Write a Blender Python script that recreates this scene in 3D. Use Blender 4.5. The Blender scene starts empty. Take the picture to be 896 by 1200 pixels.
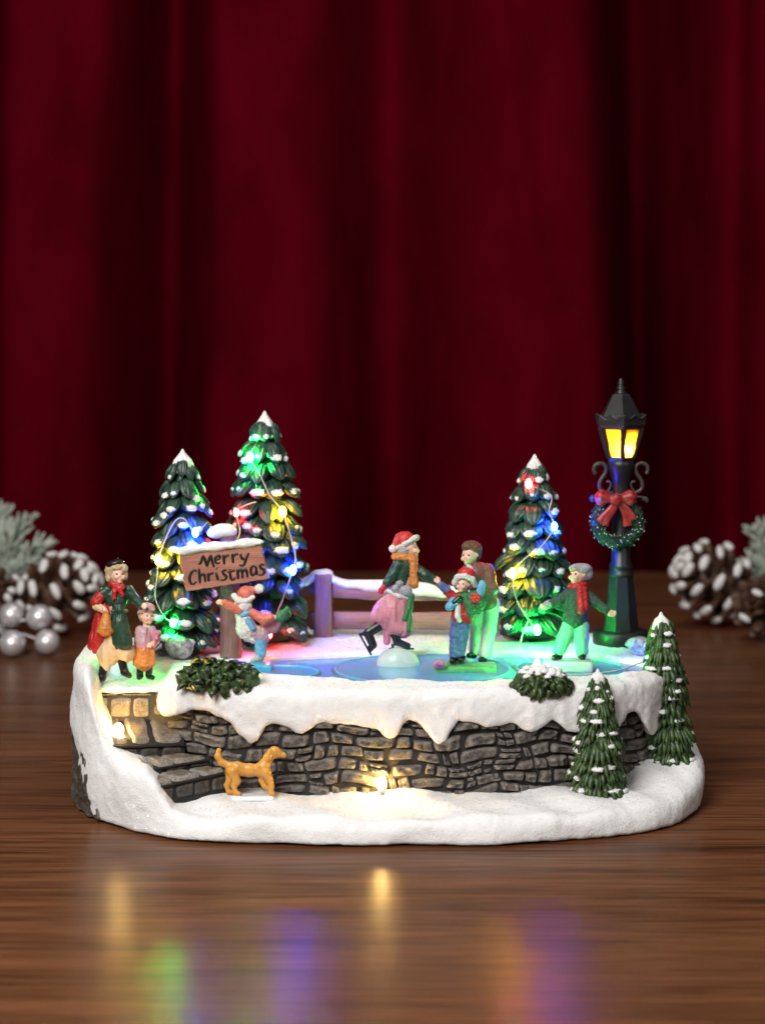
import bpy, math, random
import numpy as np

# ------------------------------------------------------------------ scene, camera, world, lights
# units: 1 Blender unit = 1 cm (a small tabletop piece, 25 cm wide)
scene = bpy.context.scene
scene.unit_settings.system = 'METRIC'
scene.unit_settings.scale_length = 0.01
scene.unit_settings.length_unit = 'CENTIMETERS'
COL = scene.collection

FPX, CH, D0, HY = 2400.0, 19.1, 82.0, 374.0      # focal length in photo pixels, camera height, distance of y=0, eye level row

cam_data = bpy.data.cameras.new('camera')
cam = bpy.data.objects.new('camera', cam_data)
COL.objects.link(cam)
cam.location = (0, -D0, CH)
cam.rotation_euler = (math.radians(90), 0, 0)
cam_data.sensor_fit = 'VERTICAL'
cam_data.sensor_height = 36
cam_data.sensor_width = 36
cam_data.lens = 72
cam_data.shift_y = -(600 - HY) / 1200
cam_data.clip_start = 1
cam_data.clip_end = 2000
cam_data.dof.use_dof = True
cam_data.dof.focus_distance = 80
cam_data.dof.aperture_fstop = 0.13
scene.camera = cam

world = bpy.data.worlds.new('World')
scene.world = world
world.use_nodes = True
world.node_tree.nodes['Background'].inputs[0].default_value = (1.0, 0.93, 0.88, 1)
world.node_tree.nodes['Background'].inputs[1].default_value = 0.035

def area(name, loc, target, size, power, color=(1, 1, 1), size_y=None, spread=180):
    l = bpy.data.lights.new(name, 'AREA')
    l.energy = power
    l.color = color
    l.size = size
    if size_y:
        l.shape = 'RECTANGLE'
        l.size_y = size_y
    l.spread = math.radians(spread)
    o = bpy.data.objects.new(name, l)
    COL.objects.link(o)
    o.location = loc
    d = np.array(target, float) - np.array(loc, float)
    o.rotation_euler = (math.atan2(math.hypot(d[0], d[1]), -d[2]), 0, math.atan2(-d[0], d[1]))
    return o

area('softbox_key', (-34, -72, 62), (0, 0, 3), 46, 120000, (1.0, 0.97, 0.935), 40)
area('softbox_fill', (48, -48, 40), (2, 2, 4), 30, 6500, (1.0, 0.96, 0.93))
area('curtain_light', (10, 14, 92), (4, 72, 14), 64, 27000, (1.0, 0.93, 0.9), 20)

scene.render.engine = 'CYCLES'
scene.view_settings.view_transform = 'Standard'
scene.view_settings.look = 'None'
scene.view_settings.exposure = 0.0
scene.view_settings.gamma = 1.0
scene.cycles.use_denoising = True
scene.cycles.max_bounces = 6
scene.cycles.caustics_reflective = False
scene.cycles.caustics_refractive = False
scene.cycles.sample_clamp_indirect = 4.0
scene.cycles.use_light_tree = True

# ------------------------------------------------------------------ helpers: points, noise, meshes
rng = random.Random(7)
RT = np.random.RandomState(5).rand(64, 64, 64).astype(np.float32)

def W(px, py, D):
    """photo pixel at distance D from the camera -> point in the scene"""
    return np.array([(px - 448) * D / FPX, D - D0, CH - (py - HY) * D / FPX])

def noise3(p, f, seed=0):
    q = np.asarray(p, float) * f + seed * 17.31 + 100
    i = np.floor(q).astype(int)
    t = q - i
    t = t * t * (3 - 2 * t)
    r = 0
    for a in (0, 1):
        for b in (0, 1):
            for c in (0, 1):
                w = (t[:, 0] if a else 1 - t[:, 0]) * (t[:, 1] if b else 1 - t[:, 1]) * (t[:, 2] if c else 1 - t[:, 2])
                r = r + w * RT[(i[:, 0] + a) & 63, (i[:, 1] + b) & 63, (i[:, 2] + c) & 63]
    return r * 2 - 1

def surface_nets(f, origin, h):
    f = f.astype(np.float32)
    s = f < 0
    cnt = np.zeros(tuple(n - 1 for n in f.shape), np.uint8)
    cs = [(a, b, c) for a in (0, 1) for b in (0, 1) for c in (0, 1)]
    n0, n1, n2 = cnt.shape
    for a, b, c in cs:
        cnt += s[a:a + n0, b:b + n1, c:c + n2]
    mask = (cnt > 0) & (cnt < 8)
    ijk = np.argwhere(mask)
    idx = -np.ones(cnt.shape, np.int64)
    idx[mask] = np.arange(len(ijk))
    val = {c: f[ijk[:, 0] + c[0], ijk[:, 1] + c[1], ijk[:, 2] + c[2]] for c in cs}
    acc = np.zeros((len(ijk), 3))
    num = np.zeros(len(ijk))
    for c in cs:
        for ax in range(3):
            if c[ax] == 0:
                d = list(c); d[ax] = 1; d = tuple(d)
                va, vb = val[c], val[d]
                cr = (va < 0) != (vb < 0)
                t = np.where(cr, va / np.where(cr, va - vb, 1), 0)
                p = np.array(c, float)[None, :].repeat(len(ijk), 0)
                p[:, ax] += t
                acc += p * cr[:, None]
                num += cr
    verts = (acc / num[:, None] + ijk) * h + np.asarray(origin)
    faces = []
    for ax in range(3):
        b, c = (ax + 1) % 3, (ax + 2) % 3
        lo = [slice(None)] * 3; hi = [slice(None)] * 3
        lo[ax] = slice(0, -1); hi[ax] = slice(1, None)
        sa, sb = s[tuple(lo)], s[tuple(hi)]
        e = np.argwhere(sa != sb)
        e = e[(e[:, b] > 0) & (e[:, c] > 0) & (e[:, b] < f.shape[b] - 1) & (e[:, c] < f.shape[c] - 1)]
        def cell(db, dc):
            q = e.copy(); q[:, b] -= db; q[:, c] -= dc
            return idx[q[:, 0], q[:, 1], q[:, 2]]
        quad = np.stack([cell(1, 1), cell(0, 1), cell(0, 0), cell(1, 0)], 1)
        flip = ~sa[e[:, 0], e[:, 1], e[:, 2]]
        quad[flip] = quad[flip][:, ::-1]
        faces.append(quad)
    return verts, np.concatenate(faces)

def smin(a, b, k):
    if k <= 0:
        return np.minimum(a, b)
    h = np.maximum(k - np.abs(a - b), 0) / k
    return np.minimum(a, b) - h * h * k * 0.25

def smax(a, b, k):
    return -smin(-a, -b, k)

# primitives of the sculpting field: (kind, data, low corner, high corner)
def Cap(a, b, ra, rb=None):
    a, b = np.array(a, float), np.array(b, float)
    rb = ra if rb is None else rb
    lo = np.minimum(a - ra, b - rb); hi = np.maximum(a + ra, b + rb)
    def f(X, Y, Z):
        d = b - a
        L = max(float(d @ d), 1e-9)
        t = np.clip(((X - a[0]) * d[0] + (Y - a[1]) * d[1] + (Z - a[2]) * d[2]) / L, 0, 1)
        return np.sqrt((X - a[0] - t * d[0]) ** 2 + (Y - a[1] - t * d[1]) ** 2 + (Z - a[2] - t * d[2]) ** 2) - (ra + (rb - ra) * t)
    return f, lo, hi

def rotm(ang):     # turn in the x-z plane (as seen from the camera), degrees, anticlockwise
    c, s = math.cos(math.radians(ang)), math.sin(math.radians(ang))
    return c, s

def Ell(c, r, ang=0):
    c, r = np.array(c, float), np.array(r, float)
    co, si = rotm(ang)
    m = max(r[0], r[2])
    R = np.array([m, r[1], m]) if ang else r
    def f(X, Y, Z):
        x, z = X - c[0], Z - c[2]
        x, z = co * x + si * z, -si * x + co * z
        y = Y - c[1]
        k0 = np.sqrt((x / r[0]) ** 2 + (y / r[1]) ** 2 + (z / r[2]) ** 2)
        k1 = np.sqrt((x / r[0] ** 2) ** 2 + (y / r[1] ** 2) ** 2 + (z / r[2] ** 2) ** 2)
        return k0 * (k0 - 1) / np.maximum(k1, 1e-6)
    return f, c - R, c + R

def Box(c, h, r, ang=0):
    c, h = np.array(c, float), np.array(h, float)
    co, si = rotm(ang)
    m = math.hypot(h[0], h[2])
    R = np.array([m, h[1], m]) if ang else h
    def f(X, Y, Z):
        x, z = X - c[0], Z - c[2]
        x, z = co * x + si * z, -si * x + co * z
        q = [np.abs(x) - h[0] + r, np.abs(Y - c[1]) - h[1] + r, np.abs(z) - h[2] + r]
        out = np.sqrt(sum(np.maximum(v, 0) ** 2 for v in q))
        return out + np.minimum(np.maximum(np.maximum(q[0], q[1]), q[2]), 0) - r
    return f, c - R, c + R

def sculpt(prims, vox, k):
    lo = np.min([p[1] for p in prims], 0) - 3 * vox - k
    hi = np.max([p[2] for p in prims], 0) + 3 * vox + k
    n = np.ceil((hi - lo) / vox).astype(int) + 1
    f = np.full(n, 1e3, np.float32)
    ax = [lo[i] + vox * np.arange(n[i]) for i in range(3)]
    for fn, a, b in prims:
        i0 = np.maximum(((a - lo - k) / vox).astype(int) - 2, 0)
        i1 = np.minimum(((b - lo + k) / vox).astype(int) + 4, n)
        sl = tuple(slice(i0[i], i1[i]) for i in range(3))
        X, Y, Z = np.meshgrid(*[ax[i][sl[i]] for i in range(3)], indexing='ij', sparse=True)
        f[sl] = smin(f[sl], fn(X, Y, Z).astype(np.float32), k)
    return surface_nets(f, lo, vox)

def mesh_obj(name, verts, faces, mats, parent=None, smooth=True, mi=None, root=None):
    """one mesh object; vertices are given in scene coordinates"""
    verts = np.asarray(verts, float)
    if parent is not None:
        r = parent
        while r.parent is not None:
            r = r.parent
        verts = verts - np.array(r.location)
    else:
        base = np.array([(verts[:, 0].min() + verts[:, 0].max()) / 2, (verts[:, 1].min() + verts[:, 1].max()) / 2, verts[:, 2].min()])
        verts = verts - base
    me = bpy.data.meshes.new(name)
    me.from_pydata(verts.tolist(), [], faces.tolist() if hasattr(faces, 'tolist') else faces)
    for m in (mats if isinstance(mats, (list, tuple)) else [mats]):
        me.materials.append(m)
    if mi is not None:
        me.polygons.foreach_set('material_index', np.asarray(mi, np.int32))
    if smooth:
        me.polygons.foreach_set('use_smooth', np.ones(len(me.polygons), bool))
    me.update()
    o = bpy.data.objects.new(name, me)
    COL.objects.link(o)
    if parent is not None:
        o.parent = parent
    else:
        o.location = base
    return o

def displace(verts, faces, amps):
    """push vertices along their normals by noise: amps = [(amount, frequency), ...]"""
    verts = np.asarray(verts, float)
    me = bpy.data.meshes.new('tmp')
    me.from_pydata(verts.tolist(), [], faces.tolist() if hasattr(faces, 'tolist') else faces)
    me.update()
    n = np.empty(len(verts) * 3, np.float32)
    me.vertices.foreach_get('normal', n)
    bpy.data.meshes.remove(me)
    n = n.reshape(-1, 3)
    d = 0
    for j, q in enumerate(amps):      # (amount, frequency[, stretch along the height])
        d = d + q[0] * noise3(verts * np.array([1, 1, q[2] if len(q) > 2 else 1.0]), q[1], j + 1)
    return verts + n * d[:, None]

class MB:
    """collects many small shapes into one mesh"""
    def __init__(self):
        self.v, self.f, self.m, self.n = [], [], [], 0
    def add(self, v, f, m=0):
        v = np.asarray(v, float)
        self.v.append(v)
        for q in f:
            self.f.append([int(i) + self.n for i in q])
            self.m.append(m)
        self.n += len(v)
    def tube(self, pts, rad, n=8, m=0, flat=None, caps=True):
        pts = np.asarray(pts, float)
        k = len(pts)
        rad = np.broadcast_to(np.asarray(rad, float), (k,))
        t = np.gradient(pts, axis=0) if k > 2 else np.repeat((pts[1] - pts[0])[None], 2, 0)
        t /= np.maximum(np.linalg.norm(t, axis=1), 1e-9)[:, None]
        up = np.array([0, 0, 1.0]) if abs(t[0][2]) < 0.9 else np.array([0, 1.0, 0])
        vs = []
        a = np.cross(up, t[0]); a /= np.linalg.norm(a)
        for i in range(k):
            a = a - t[i] * (a @ t[i]); a /= max(np.linalg.norm(a), 1e-9)
            b = np.cross(t[i], a)
            for j in range(n):
                w = 2 * math.pi * j / n
                o = rad[i] * (math.cos(w) * a + math.sin(w) * b)
                if flat is not None:
                    o = o - np.array(flat[0]) * (o @ np.array(flat[0])) * (1 - flat[1])
                vs.append(pts[i] + o)
        fs = []
        for i in range(k - 1):
            for j in range(n):
                j2 = (j + 1) % n
                fs.append((i * n + j, i * n + j2, (i + 1) * n + j2, (i + 1) * n + j))
        if caps:
            fs.append(tuple(range(n))[::-1])
            fs.append(tuple((k - 1) * n + j for j in range(n)))
        self.add(vs, fs, m)
    def lathe(self, prof, c, n=24, m=0, phase=0.0, caps=True):
        """prof: (radius, height) pairs from the bottom up"""
        vs, fs = [], []
        for r, z in prof:
            for j in range(n):
                w = 2 * math.pi * j / n + phase
                vs.append((c[0] + r * math.cos(w), c[1] + r * math.sin(w), c[2] + z))
        k = len(prof)
        for i in range(k - 1):
            for j in range(n):
                j2 = (j + 1) % n
                fs.append((i * n + j, i * n + j2, (i + 1) * n + j2, (i + 1) * n + j))
        if caps:
            fs.append(tuple(range(n))[::-1])
            fs.append(tuple((k - 1) * n + j for j in range(n)))
        self.add(vs, fs, m)
    def blob(self, c, axes, nu=8, nv=6, m=0, wob=0.0):
        """ellipsoid with the three given axis vectors"""
        c = np.array(c, float); A = [np.array(x, float) for x in axes]
        vs = [c - A[2]]
        sd = rng.random() * 50
        for i in range(1, nv):
            ph = -math.pi / 2 + math.pi * i / nv
            for j in range(nu):
                th = 2 * math.pi * j / nu
                q = 1 + (wob * math.sin(3 * th + sd + i * 1.7) if wob else 0)
                vs.append(c + q * (math.cos(ph) * (math.cos(th) * A[0] + math.sin(th) * A[1]) + math.sin(ph) * A[2]))
        vs.append(c + A[2])
        fs = []
        for j in range(nu):
            fs.append((0, 1 + (j + 1) % nu, 1 + j))
            fs.append((len(vs) - 1, 1 + (nv - 2) * nu + j, 1 + (nv - 2) * nu + (j + 1) % nu))
        for i in range(nv - 2):
            for j in range(nu):
                a = 1 + i * nu + j; b = 1 + i * nu + (j + 1) % nu
                fs.append((a, b, b + nu, a + nu))
        self.add(vs, fs, m)
    def prism(self, bottom, top, m=0):
        n = len(bottom)
        fs = [tuple(range(n))[::-1], tuple(range(n, 2 * n))]
        for j in range(n):
            j2 = (j + 1) % n
            fs.append((j, j2, n + j2, n + j))
        self.add(list(bottom) + list(top), fs, m)
    def build(self, name, mats, parent=None, smooth=True, disp=None):
        v = np.concatenate(self.v)
        if disp:
            v = displace(v, self.f, disp)
        return mesh_obj(name, v, self.f, mats, parent, smooth, self.m)

def spline(pts, per=6):
    p = np.asarray(pts, float)
    if len(p) < 3:
        return p
    q = np.vstack([2 * p[0] - p[1], p, 2 * p[-1] - p[-2]])
    out = []
    for i in range(1, len(q) - 2):
        for s in range(per):
            t = s / per
            out.append(0.5 * (2 * q[i] + (q[i + 1] - q[i - 1]) * t + (2 * q[i - 1] - 5 * q[i] + 4 * q[i + 1] - q[i + 2]) * t * t + (3 * q[i] - q[i - 1] - 3 * q[i + 1] + q[i + 2]) * t ** 3))
    out.append(p[-1])
    return np.array(out)

def tag(o, label=None, cat=None, group=None, kind=None):
    if label: o['label'] = label
    if cat: o['category'] = cat
    if group: o['group'] = group
    if kind: o['kind'] = kind
    return o

def empty(name, loc, label, cat, group=None):
    o = bpy.data.objects.new(name, None)
    o.empty_display_size = 0.5
    COL.objects.link(o)
    o.location = [float(v) for v in loc]
    return tag(o, label, cat, group)

# ------------------------------------------------------------------ materials
def newmat(name):
    m = bpy.data.materials.new(name)
    m.use_nodes = True
    nt = m.node_tree
    return m, nt, nt.nodes['Principled BSDF']

def N(nt, kind, **kw):
    n = nt.nodes.new(kind)
    for k, v in kw.items():
        if k in n.inputs:
            n.inputs[k].default_value = v
        else:
            setattr(n, k, v)
    return n

def paint(name, col, rough=0.42, var=0.35, scale=2.5, bump=0.12, bscale=14.0, col2=None, metal=0.0, spec=0.5, sss=0.0):
    """hand painted resin: colour that wanders a little, brushy bump"""
    m, nt, b = newmat(name)
    tc = N(nt, 'ShaderNodeTexCoord')
    nz = N(nt, 'ShaderNodeTexNoise', Scale=scale, Detail=4.0, Roughness=0.6)
    nt.links.new(tc.outputs['Object'], nz.inputs['Vector'])
    mx = N(nt, 'ShaderNodeMix', data_type='RGBA')
    c2 = col2 or tuple(c * (1 - var) for c in col)
    mx.inputs[6].default_value = (*col, 1)
    mx.inputs[7].default_value = (*c2, 1)
    rp = N(nt, 'ShaderNodeValToRGB')
    rp.color_ramp.elements[0].position = 0.38
    rp.color_ramp.elements[1].position = 0.66
    nt.links.new(nz.outputs[0], rp.inputs[0])
    nt.links.new(rp.outputs[0], mx.inputs[0])
    nt.links.new(mx.outputs[2], b.inputs['Base Color'])
    b.inputs['Roughness'].default_value = rough
    b.inputs['Metallic'].default_value = metal
    b.inputs['Specular IOR Level'].default_value = spec
    if sss:
        b.inputs['Subsurface Weight'].default_value = sss
        b.inputs['Subsurface Radius'].default_value = (0.12, 0.06, 0.04)
        b.inputs['Subsurface Scale'].default_value = 1.0
    if bump:
        n2 = N(nt, 'ShaderNodeTexNoise', Scale=bscale, Detail=3.0)
        nt.links.new(tc.outputs['Object'], n2.inputs['Vector'])
        bp = N(nt, 'ShaderNodeBump', Strength=bump, Distance=0.06)
        nt.links.new(n2.outputs[0], bp.inputs['Height'])
        nt.links.new(bp.outputs[0], b.inputs['Normal'])
    return m

def snow_mat(name, col=(0.875, 0.875, 0.875), grain=18.0, strength=0.7):
    m, nt, b = newmat(name)
    tc = N(nt, 'ShaderNodeTexCoord')
    n1 = N(nt, 'ShaderNodeTexNoise', Scale=grain, Detail=3.0, Roughness=0.7)
    n2 = N(nt, 'ShaderNodeTexNoise', Scale=1.6, Detail=3.0)
    vo = N(nt, 'ShaderNodeTexVoronoi', Scale=grain * 0.7)
    for n in (n1, n2, vo):
        nt.links.new(tc.outputs['Object'], n.inputs['Vector'])
    ad = N(nt, 'ShaderNodeMath', operation='MULTIPLY_ADD')
    ad.inputs[1].default_value = 0.6
    nt.links.new(n2.outputs[0], ad.inputs[0])
    nt.links.new(n1.outputs[0], ad.inputs[2])
    bp = N(nt, 'ShaderNodeBump', Strength=strength, Distance=0.07)
    nt.links.new(ad.outputs[0], bp.inputs['Height'])
    nt.links.new(bp.outputs[0], b.inputs['Normal'])
    # glitter: single flakes that lie at odd angles and shine
    ge = N(nt, 'ShaderNodeNewGeometry')
    sp = N(nt, 'ShaderNodeSeparateColor')
    nt.links.new(vo.outputs['Color'], sp.inputs[0])
    gt = N(nt, 'ShaderNodeMath', operation='GREATER_THAN')
    gt.inputs[1].default_value = 0.93
    nt.links.new(sp.outputs[0], gt.inputs[0])
    va = N(nt, 'ShaderNodeVectorMath', operation='SUBTRACT'); va.inputs[1].default_value = (0.5, 0.5, 0.5)
    nt.links.new(vo.outputs['Color'], va.inputs[0])
    vb = N(nt, 'ShaderNodeVectorMath', operation='ADD')
    nt.links.new(va.outputs[0], vb.inputs[0]); nt.links.new(ge.outputs['Normal'], vb.inputs[1])
    vn = N(nt, 'ShaderNodeVectorMath', operation='NORMALIZE')
    nt.links.new(vb.outputs[0], vn.inputs[0])
    nt.links.new(gt.outputs[0], b.inputs['Coat Weight'])
    nt.links.new(vn.outputs[0], b.inputs['Coat Normal'])
    b.inputs['Coat Roughness'].default_value = 0.12
    b.inputs['Coat IOR'].default_value = 1.7
    b.inputs['Roughness'].default_value = 0.75
    vo.inputs['Scale'].default_value = 17.0
    mx = N(nt, 'ShaderNodeMix', data_type='RGBA')
    mx.inputs[6].default_value = (*[c * 0.9 for c in col], 1)
    mx.inputs[7].default_value = (*col, 1)
    nt.links.new(n1.outputs[0], mx.inputs[0])
    nt.links.new(mx.outputs[2], b.inputs['Base Color'])
    return m

def stone_mat(name, dark, light, scale=5.0):
    m, nt, b = newmat(name)
    tc = N(nt, 'ShaderNodeTexCoord')
    n1 = N(nt, 'ShaderNodeTexNoise', Scale=scale * 2.2, Detail=6.0, Roughness=0.75)
    n2 = N(nt, 'ShaderNodeTexNoise', Scale=scale * 0.25, Detail=2.0)
    for n in (n1, n2):
        nt.links.new(tc.outputs['Object'], n.inputs['Vector'])
    rp = N(nt, 'ShaderNodeValToRGB')
    e = rp.color_ramp.elements
    e[0].position, e[0].color = 0.40, (*dark, 1)
    e[1].position, e[1].color = 0.68, (*light, 1)
    nt.links.new(n1.outputs[0], rp.inputs[0])
    mx = N(nt, 'ShaderNodeMix', data_type='RGBA', blend_type='MULTIPLY')
    mx.inputs[0].default_value = 0.7
    r2 = N(nt, 'ShaderNodeValToRGB')
    r2.color_ramp.elements[0].position, r2.color_ramp.elements[0].color = 0.35, (0.55, 0.53, 0.5, 1)
    r2.color_ramp.elements[1].position, r2.color_ramp.elements[1].color = 0.65, (1.1, 1.0, 0.88, 1)
    nt.links.new(n2.outputs[0], r2.inputs[0])
    nt.links.new(rp.outputs[0], mx.inputs[6])
    nt.links.new(r2.outputs[0], mx.inputs[7])
    # dry brushed edges: paint caught on what stands proud
    ge = N(nt, 'ShaderNodeNewGeometry')
    r3 = N(nt, 'ShaderNodeValToRGB')
    r3.color_ramp.elements[0].position, r3.color_ramp.elements[1].position = 0.505, 0.60
    nt.links.new(ge.outputs['Pointiness'], r3.inputs[0])
    m3 = N(nt, 'ShaderNodeMath', operation='MULTIPLY')
    nt.links.new(r3.outputs[0], m3.inputs[0]); nt.links.new(n1.outputs[0], m3.inputs[1])
    m4 = N(nt, 'ShaderNodeMix', data_type='RGBA')
    m4.inputs[7].default_value = (*[min(c * 2.8, .6) for c in light], 1)
    nt.links.new(m3.outputs[0], m4.inputs[0]); nt.links.new(mx.outputs[2], m4.inputs[6])
    nt.links.new(m4.outputs[2], b.inputs['Base Color'])
    b.inputs['Roughness'].default_value = 0.32
    bp = N(nt, 'ShaderNodeBump', Strength=0.9, Distance=0.07)
    nt.links.new(n1.outputs[0], bp.inputs['Height'])
    nt.links.new(bp.outputs[0], b.inputs['Normal'])
    return m

def woodgrain(name, dark, light, axis=0, scale=1.0, rough=0.5, fine=12.0, bump=0.25, contrast=(0.3, 0.7), wf=0.55):
    m, nt, b = newmat(name)
    tc = N(nt, 'ShaderNodeTexCoord')
    mp = N(nt, 'ShaderNodeMapping')
    s = [fine * 0.12 * scale] * 3
    s[axis] *= 0.09
    mp.inputs['Scale'].default_value = s
    nt.links.new(tc.outputs['Object'], mp.inputs['Vector'])
    n1 = N(nt, 'ShaderNodeTexNoise', Scale=1.0, Detail=5.0, Roughness=0.6, Distortion=0.6)
    nt.links.new(mp.outputs[0], n1.inputs['Vector'])
    m2 = N(nt, 'ShaderNodeMapping')
    s2 = [fine * scale] * 3
    s2[axis] *= 0.04
    m2.inputs['Scale'].default_value = s2
    nt.links.new(tc.outputs['Object'], m2.inputs['Vector'])
    n2 = N(nt, 'ShaderNodeTexNoise', Scale=1.0, Detail=3.0, Roughness=0.65)
    nt.links.new(m2.outputs[0], n2.inputs['Vector'])
    ad = N(nt, 'ShaderNodeMath', operation='MULTIPLY_ADD')
    ad.inputs[1].default_value = wf
    nt.links.new(n2.outputs[0], ad.inputs[0])
    ml = N(nt, 'ShaderNodeMath', operation='MULTIPLY')
    ml.inputs[1].default_value = 1.1 - wf
    nt.links.new(n1.outputs[0], ml.inputs[0])
    nt.links.new(ml.outputs[0], ad.inputs[2])
    rp = N(nt, 'ShaderNodeValToRGB')
    e = rp.color_ramp.elements
    e[0].position, e[0].color = contrast[0], (*dark, 1)
    e[1].position, e[1].color = contrast[1], (*light, 1)
    nt.links.new(ad.outputs[0], rp.inputs[0])
    nt.links.new(rp.outputs[0], b.inputs['Base Color'])
    b.inputs['Roughness'].default_value = rough
    bp = N(nt, 'ShaderNodeBump', Strength=bump, Distance=0.03)
    nt.links.new(n2.outputs[0], bp.inputs['Height'])
    nt.links.new(bp.outputs[0], b.inputs['Normal'])
    return m

def glow(name, col, core, edge):
    """lit LED drop: hot where one looks through its thick middle, coloured at its rim"""
    m, nt, b = newmat(name)
    nt.nodes.remove(b)
    lw = N(nt, 'ShaderNodeLayerWeight', Blend=0.35)
    mr = N(nt, 'ShaderNodeMapRange')
    mr.inputs[1].default_value, mr.inputs[2].default_value = 0.12, 0.62
    mr.inputs[3].default_value, mr.inputs[4].default_value = core, edge
    nt.links.new(lw.outputs['Facing'], mr.inputs[0])
    em = N(nt, 'ShaderNodeEmission')
    em.inputs[0].default_value = (*col, 1)
    nt.links.new(mr.outputs[0], em.inputs[1])
    nt.links.new(em.outputs[0], nt.nodes['Material Output'].inputs[0])
    return m

M = {}
M['snow'] = snow_mat('glittering_snow')
M['dab'] = paint('white_snow_paint', (0.76, 0.77, 0.76), 0.7, 0.12, 5, 0.3, 20, spec=0.25)
M['stone'] = stone_mat('dark_stone', (0.017, 0.016, 0.015), (0.17, 0.152, 0.134))
M['mortar'] = paint('black_mortar', (0.012, 0.011, 0.010), 0.7, 0.4, 3, 0.3)
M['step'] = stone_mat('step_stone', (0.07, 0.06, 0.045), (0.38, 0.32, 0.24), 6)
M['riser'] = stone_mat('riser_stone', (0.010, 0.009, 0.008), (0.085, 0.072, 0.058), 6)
M['black'] = paint('black_plastic', (0.012, 0.012, 0.013), 0.4, 0.3, 2, 0.05)
M['table'] = woodgrain('walnut_table', (0.026, 0.0095, 0.0043), (0.218, 0.088, 0.039), 0, 0.42, 0.29, 12, 0.10, (0.37, 0.76), 0.66)
M['table'].node_tree.nodes['Principled BSDF'].inputs['Specular IOR Level'].default_value = 0.04
M['ice'] = paint('pale_blue_ice', (0.06, 0.39, 0.66), 0.15, 0.2, 0.7, 0.06, 6, (0.15, 0.29, 0.66))
M['disc'] = paint('ice_disc', (0.09, 0.42, 0.62), 0.13, 0.2, 0.8, 0.05, 6, (0.17, 0.33, 0.62))
M['gap'] = paint('turntable_gap', (0.02, 0.07, 0.11), 0.4, 0.2)
M['fir'] = paint('fir_green', (0.034, 0.076, 0.050), 0.30, 0.6, 3.5, 0.3, 16, (0.014, 0.032, 0.026))
M['pine'] = paint('pine_green', (0.050, 0.096, 0.022), 0.38, 0.6, 6, 0.35, 18, (0.010, 0.026, 0.011))
M['bark'] = paint('bark_brown', (0.05, 0.028, 0.018), 0.6)
M['leaf'] = paint('ivy_leaf', (0.060, 0.105, 0.028), 0.33, 0.6, 4, 0.3, 18, (0.010, 0.022, 0.010))
M['plank'] = woodgrain('sign_plank', (0.10, 0.030, 0.020), (0.46, 0.19, 0.125), 0, 2.2, 0.5, 12, 0.5)
M['post'] = woodgrain('sign_post_wood', (0.06, 0.03, 0.025), (0.24, 0.13, 0.10), 2, 2.0, 0.5, 12, 0.5)
M['fence'] = woodgrain('fence_wood', (0.11, 0.045, 0.042), (0.36, 0.17, 0.17), 0, 1.8, 0.5, 12, 0.4)
M['fencepost'] = woodgrain('fence_post_wood', (0.11, 0.045, 0.045), (0.34, 0.16, 0.17), 2, 1.8, 0.5, 12, 0.4)
M['ink'] = paint('black_letter_paint', (0.008, 0.007, 0.007), 0.4, 0.1, bump=0)
M['iron'] = paint('black_lamp_iron', (0.013, 0.013, 0.014), 0.4, 0.35, 3, 0.08, 10)
M['scroll'] = paint('dark_bronze', (0.05, 0.04, 0.038), 0.4, 0.3)
M['bow'] = paint('red_bow', (0.36, 0.020, 0.020), 0.4, 0.5, 4)
M['wreath'] = paint('wreath_green', (0.014, 0.048, 0.024), 0.5, 0.6, 6, 0.4)
M['wire'] = paint('clear_wire', (0.55, 0.52, 0.44), 0.25, 0.2, bump=0)
M['rock'] = paint('grey_rock', (0.18, 0.19, 0.20), 0.25, 0.6, 5, 0.5, 10, (0.5, 0.52, 0.53))
M['skin'] = paint('skin', (0.76, 0.49, 0.37), 0.42, 0.12, 3, 0.05, 10, sss=0.15)
M['blush'] = paint('pink_lips', (0.50, 0.10, 0.09), 0.4, 0.1, bump=0)
M['eye'] = paint('dark_eye', (0.015, 0.012, 0.012), 0.3, 0.1, bump=0)
M['red'] = paint('red_cloth', (0.50, 0.022, 0.022), 0.42, 0.45, 4, 0.2)
M['santa'] = paint('santa_red', (0.60, 0.035, 0.03), 0.45, 0.25, 4, 0.25)
M['green'] = paint('dark_green_cloth', (0.018, 0.062, 0.036), 0.4, 0.5, 4, 0.15)
M['knit'] = paint('green_knit', (0.022, 0.085, 0.045), 0.55, 0.6, 14, 0.6, 26, (0.03, 0.05, 0.05))
M['scarfgreen'] = paint('green_scarf', (0.04, 0.21, 0.07), 0.5, 0.5, 9, 0.5, 22)
M['cream'] = paint('cream_cloth', (0.66, 0.47, 0.27), 0.5, 0.2, 3, 0.15)
M['white'] = paint('white_fur', (0.74, 0.72, 0.68), 0.6, 0.2, 8, 0.6, 22)
M['bootblack'] = paint('black_boots', (0.010, 0.010, 0.011), 0.25, 0.3, 3, 0.1)
M['orange'] = paint('orange_cloth', (0.60, 0.22, 0.045), 0.45, 0.3, 4, 0.2)
M['purple'] = paint('lavender_cloth', (0.37, 0.26, 0.38), 0.45, 0.3, 4, 0.2, col2=(0.50, 0.30, 0.22))
M['salmon'] = paint('salmon_cloth', (0.66, 0.17, 0.11), 0.45, 0.25, 4, 0.2)
M['pink'] = paint('pink_cloth', (0.62, 0.24, 0.28), 0.42, 0.25, 3, 0.12)
M['flower'] = paint('pink_flower', (0.62, 0.20, 0.34), 0.4, 0.3, 6, 0.3)
M['blue'] = paint('blue_denim', (0.09, 0.15, 0.36), 0.5, 0.45, 6, 0.3)
M['sky'] = paint('light_blue_cloth', (0.16, 0.42, 0.66), 0.45, 0.3, 5, 0.2)
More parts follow.
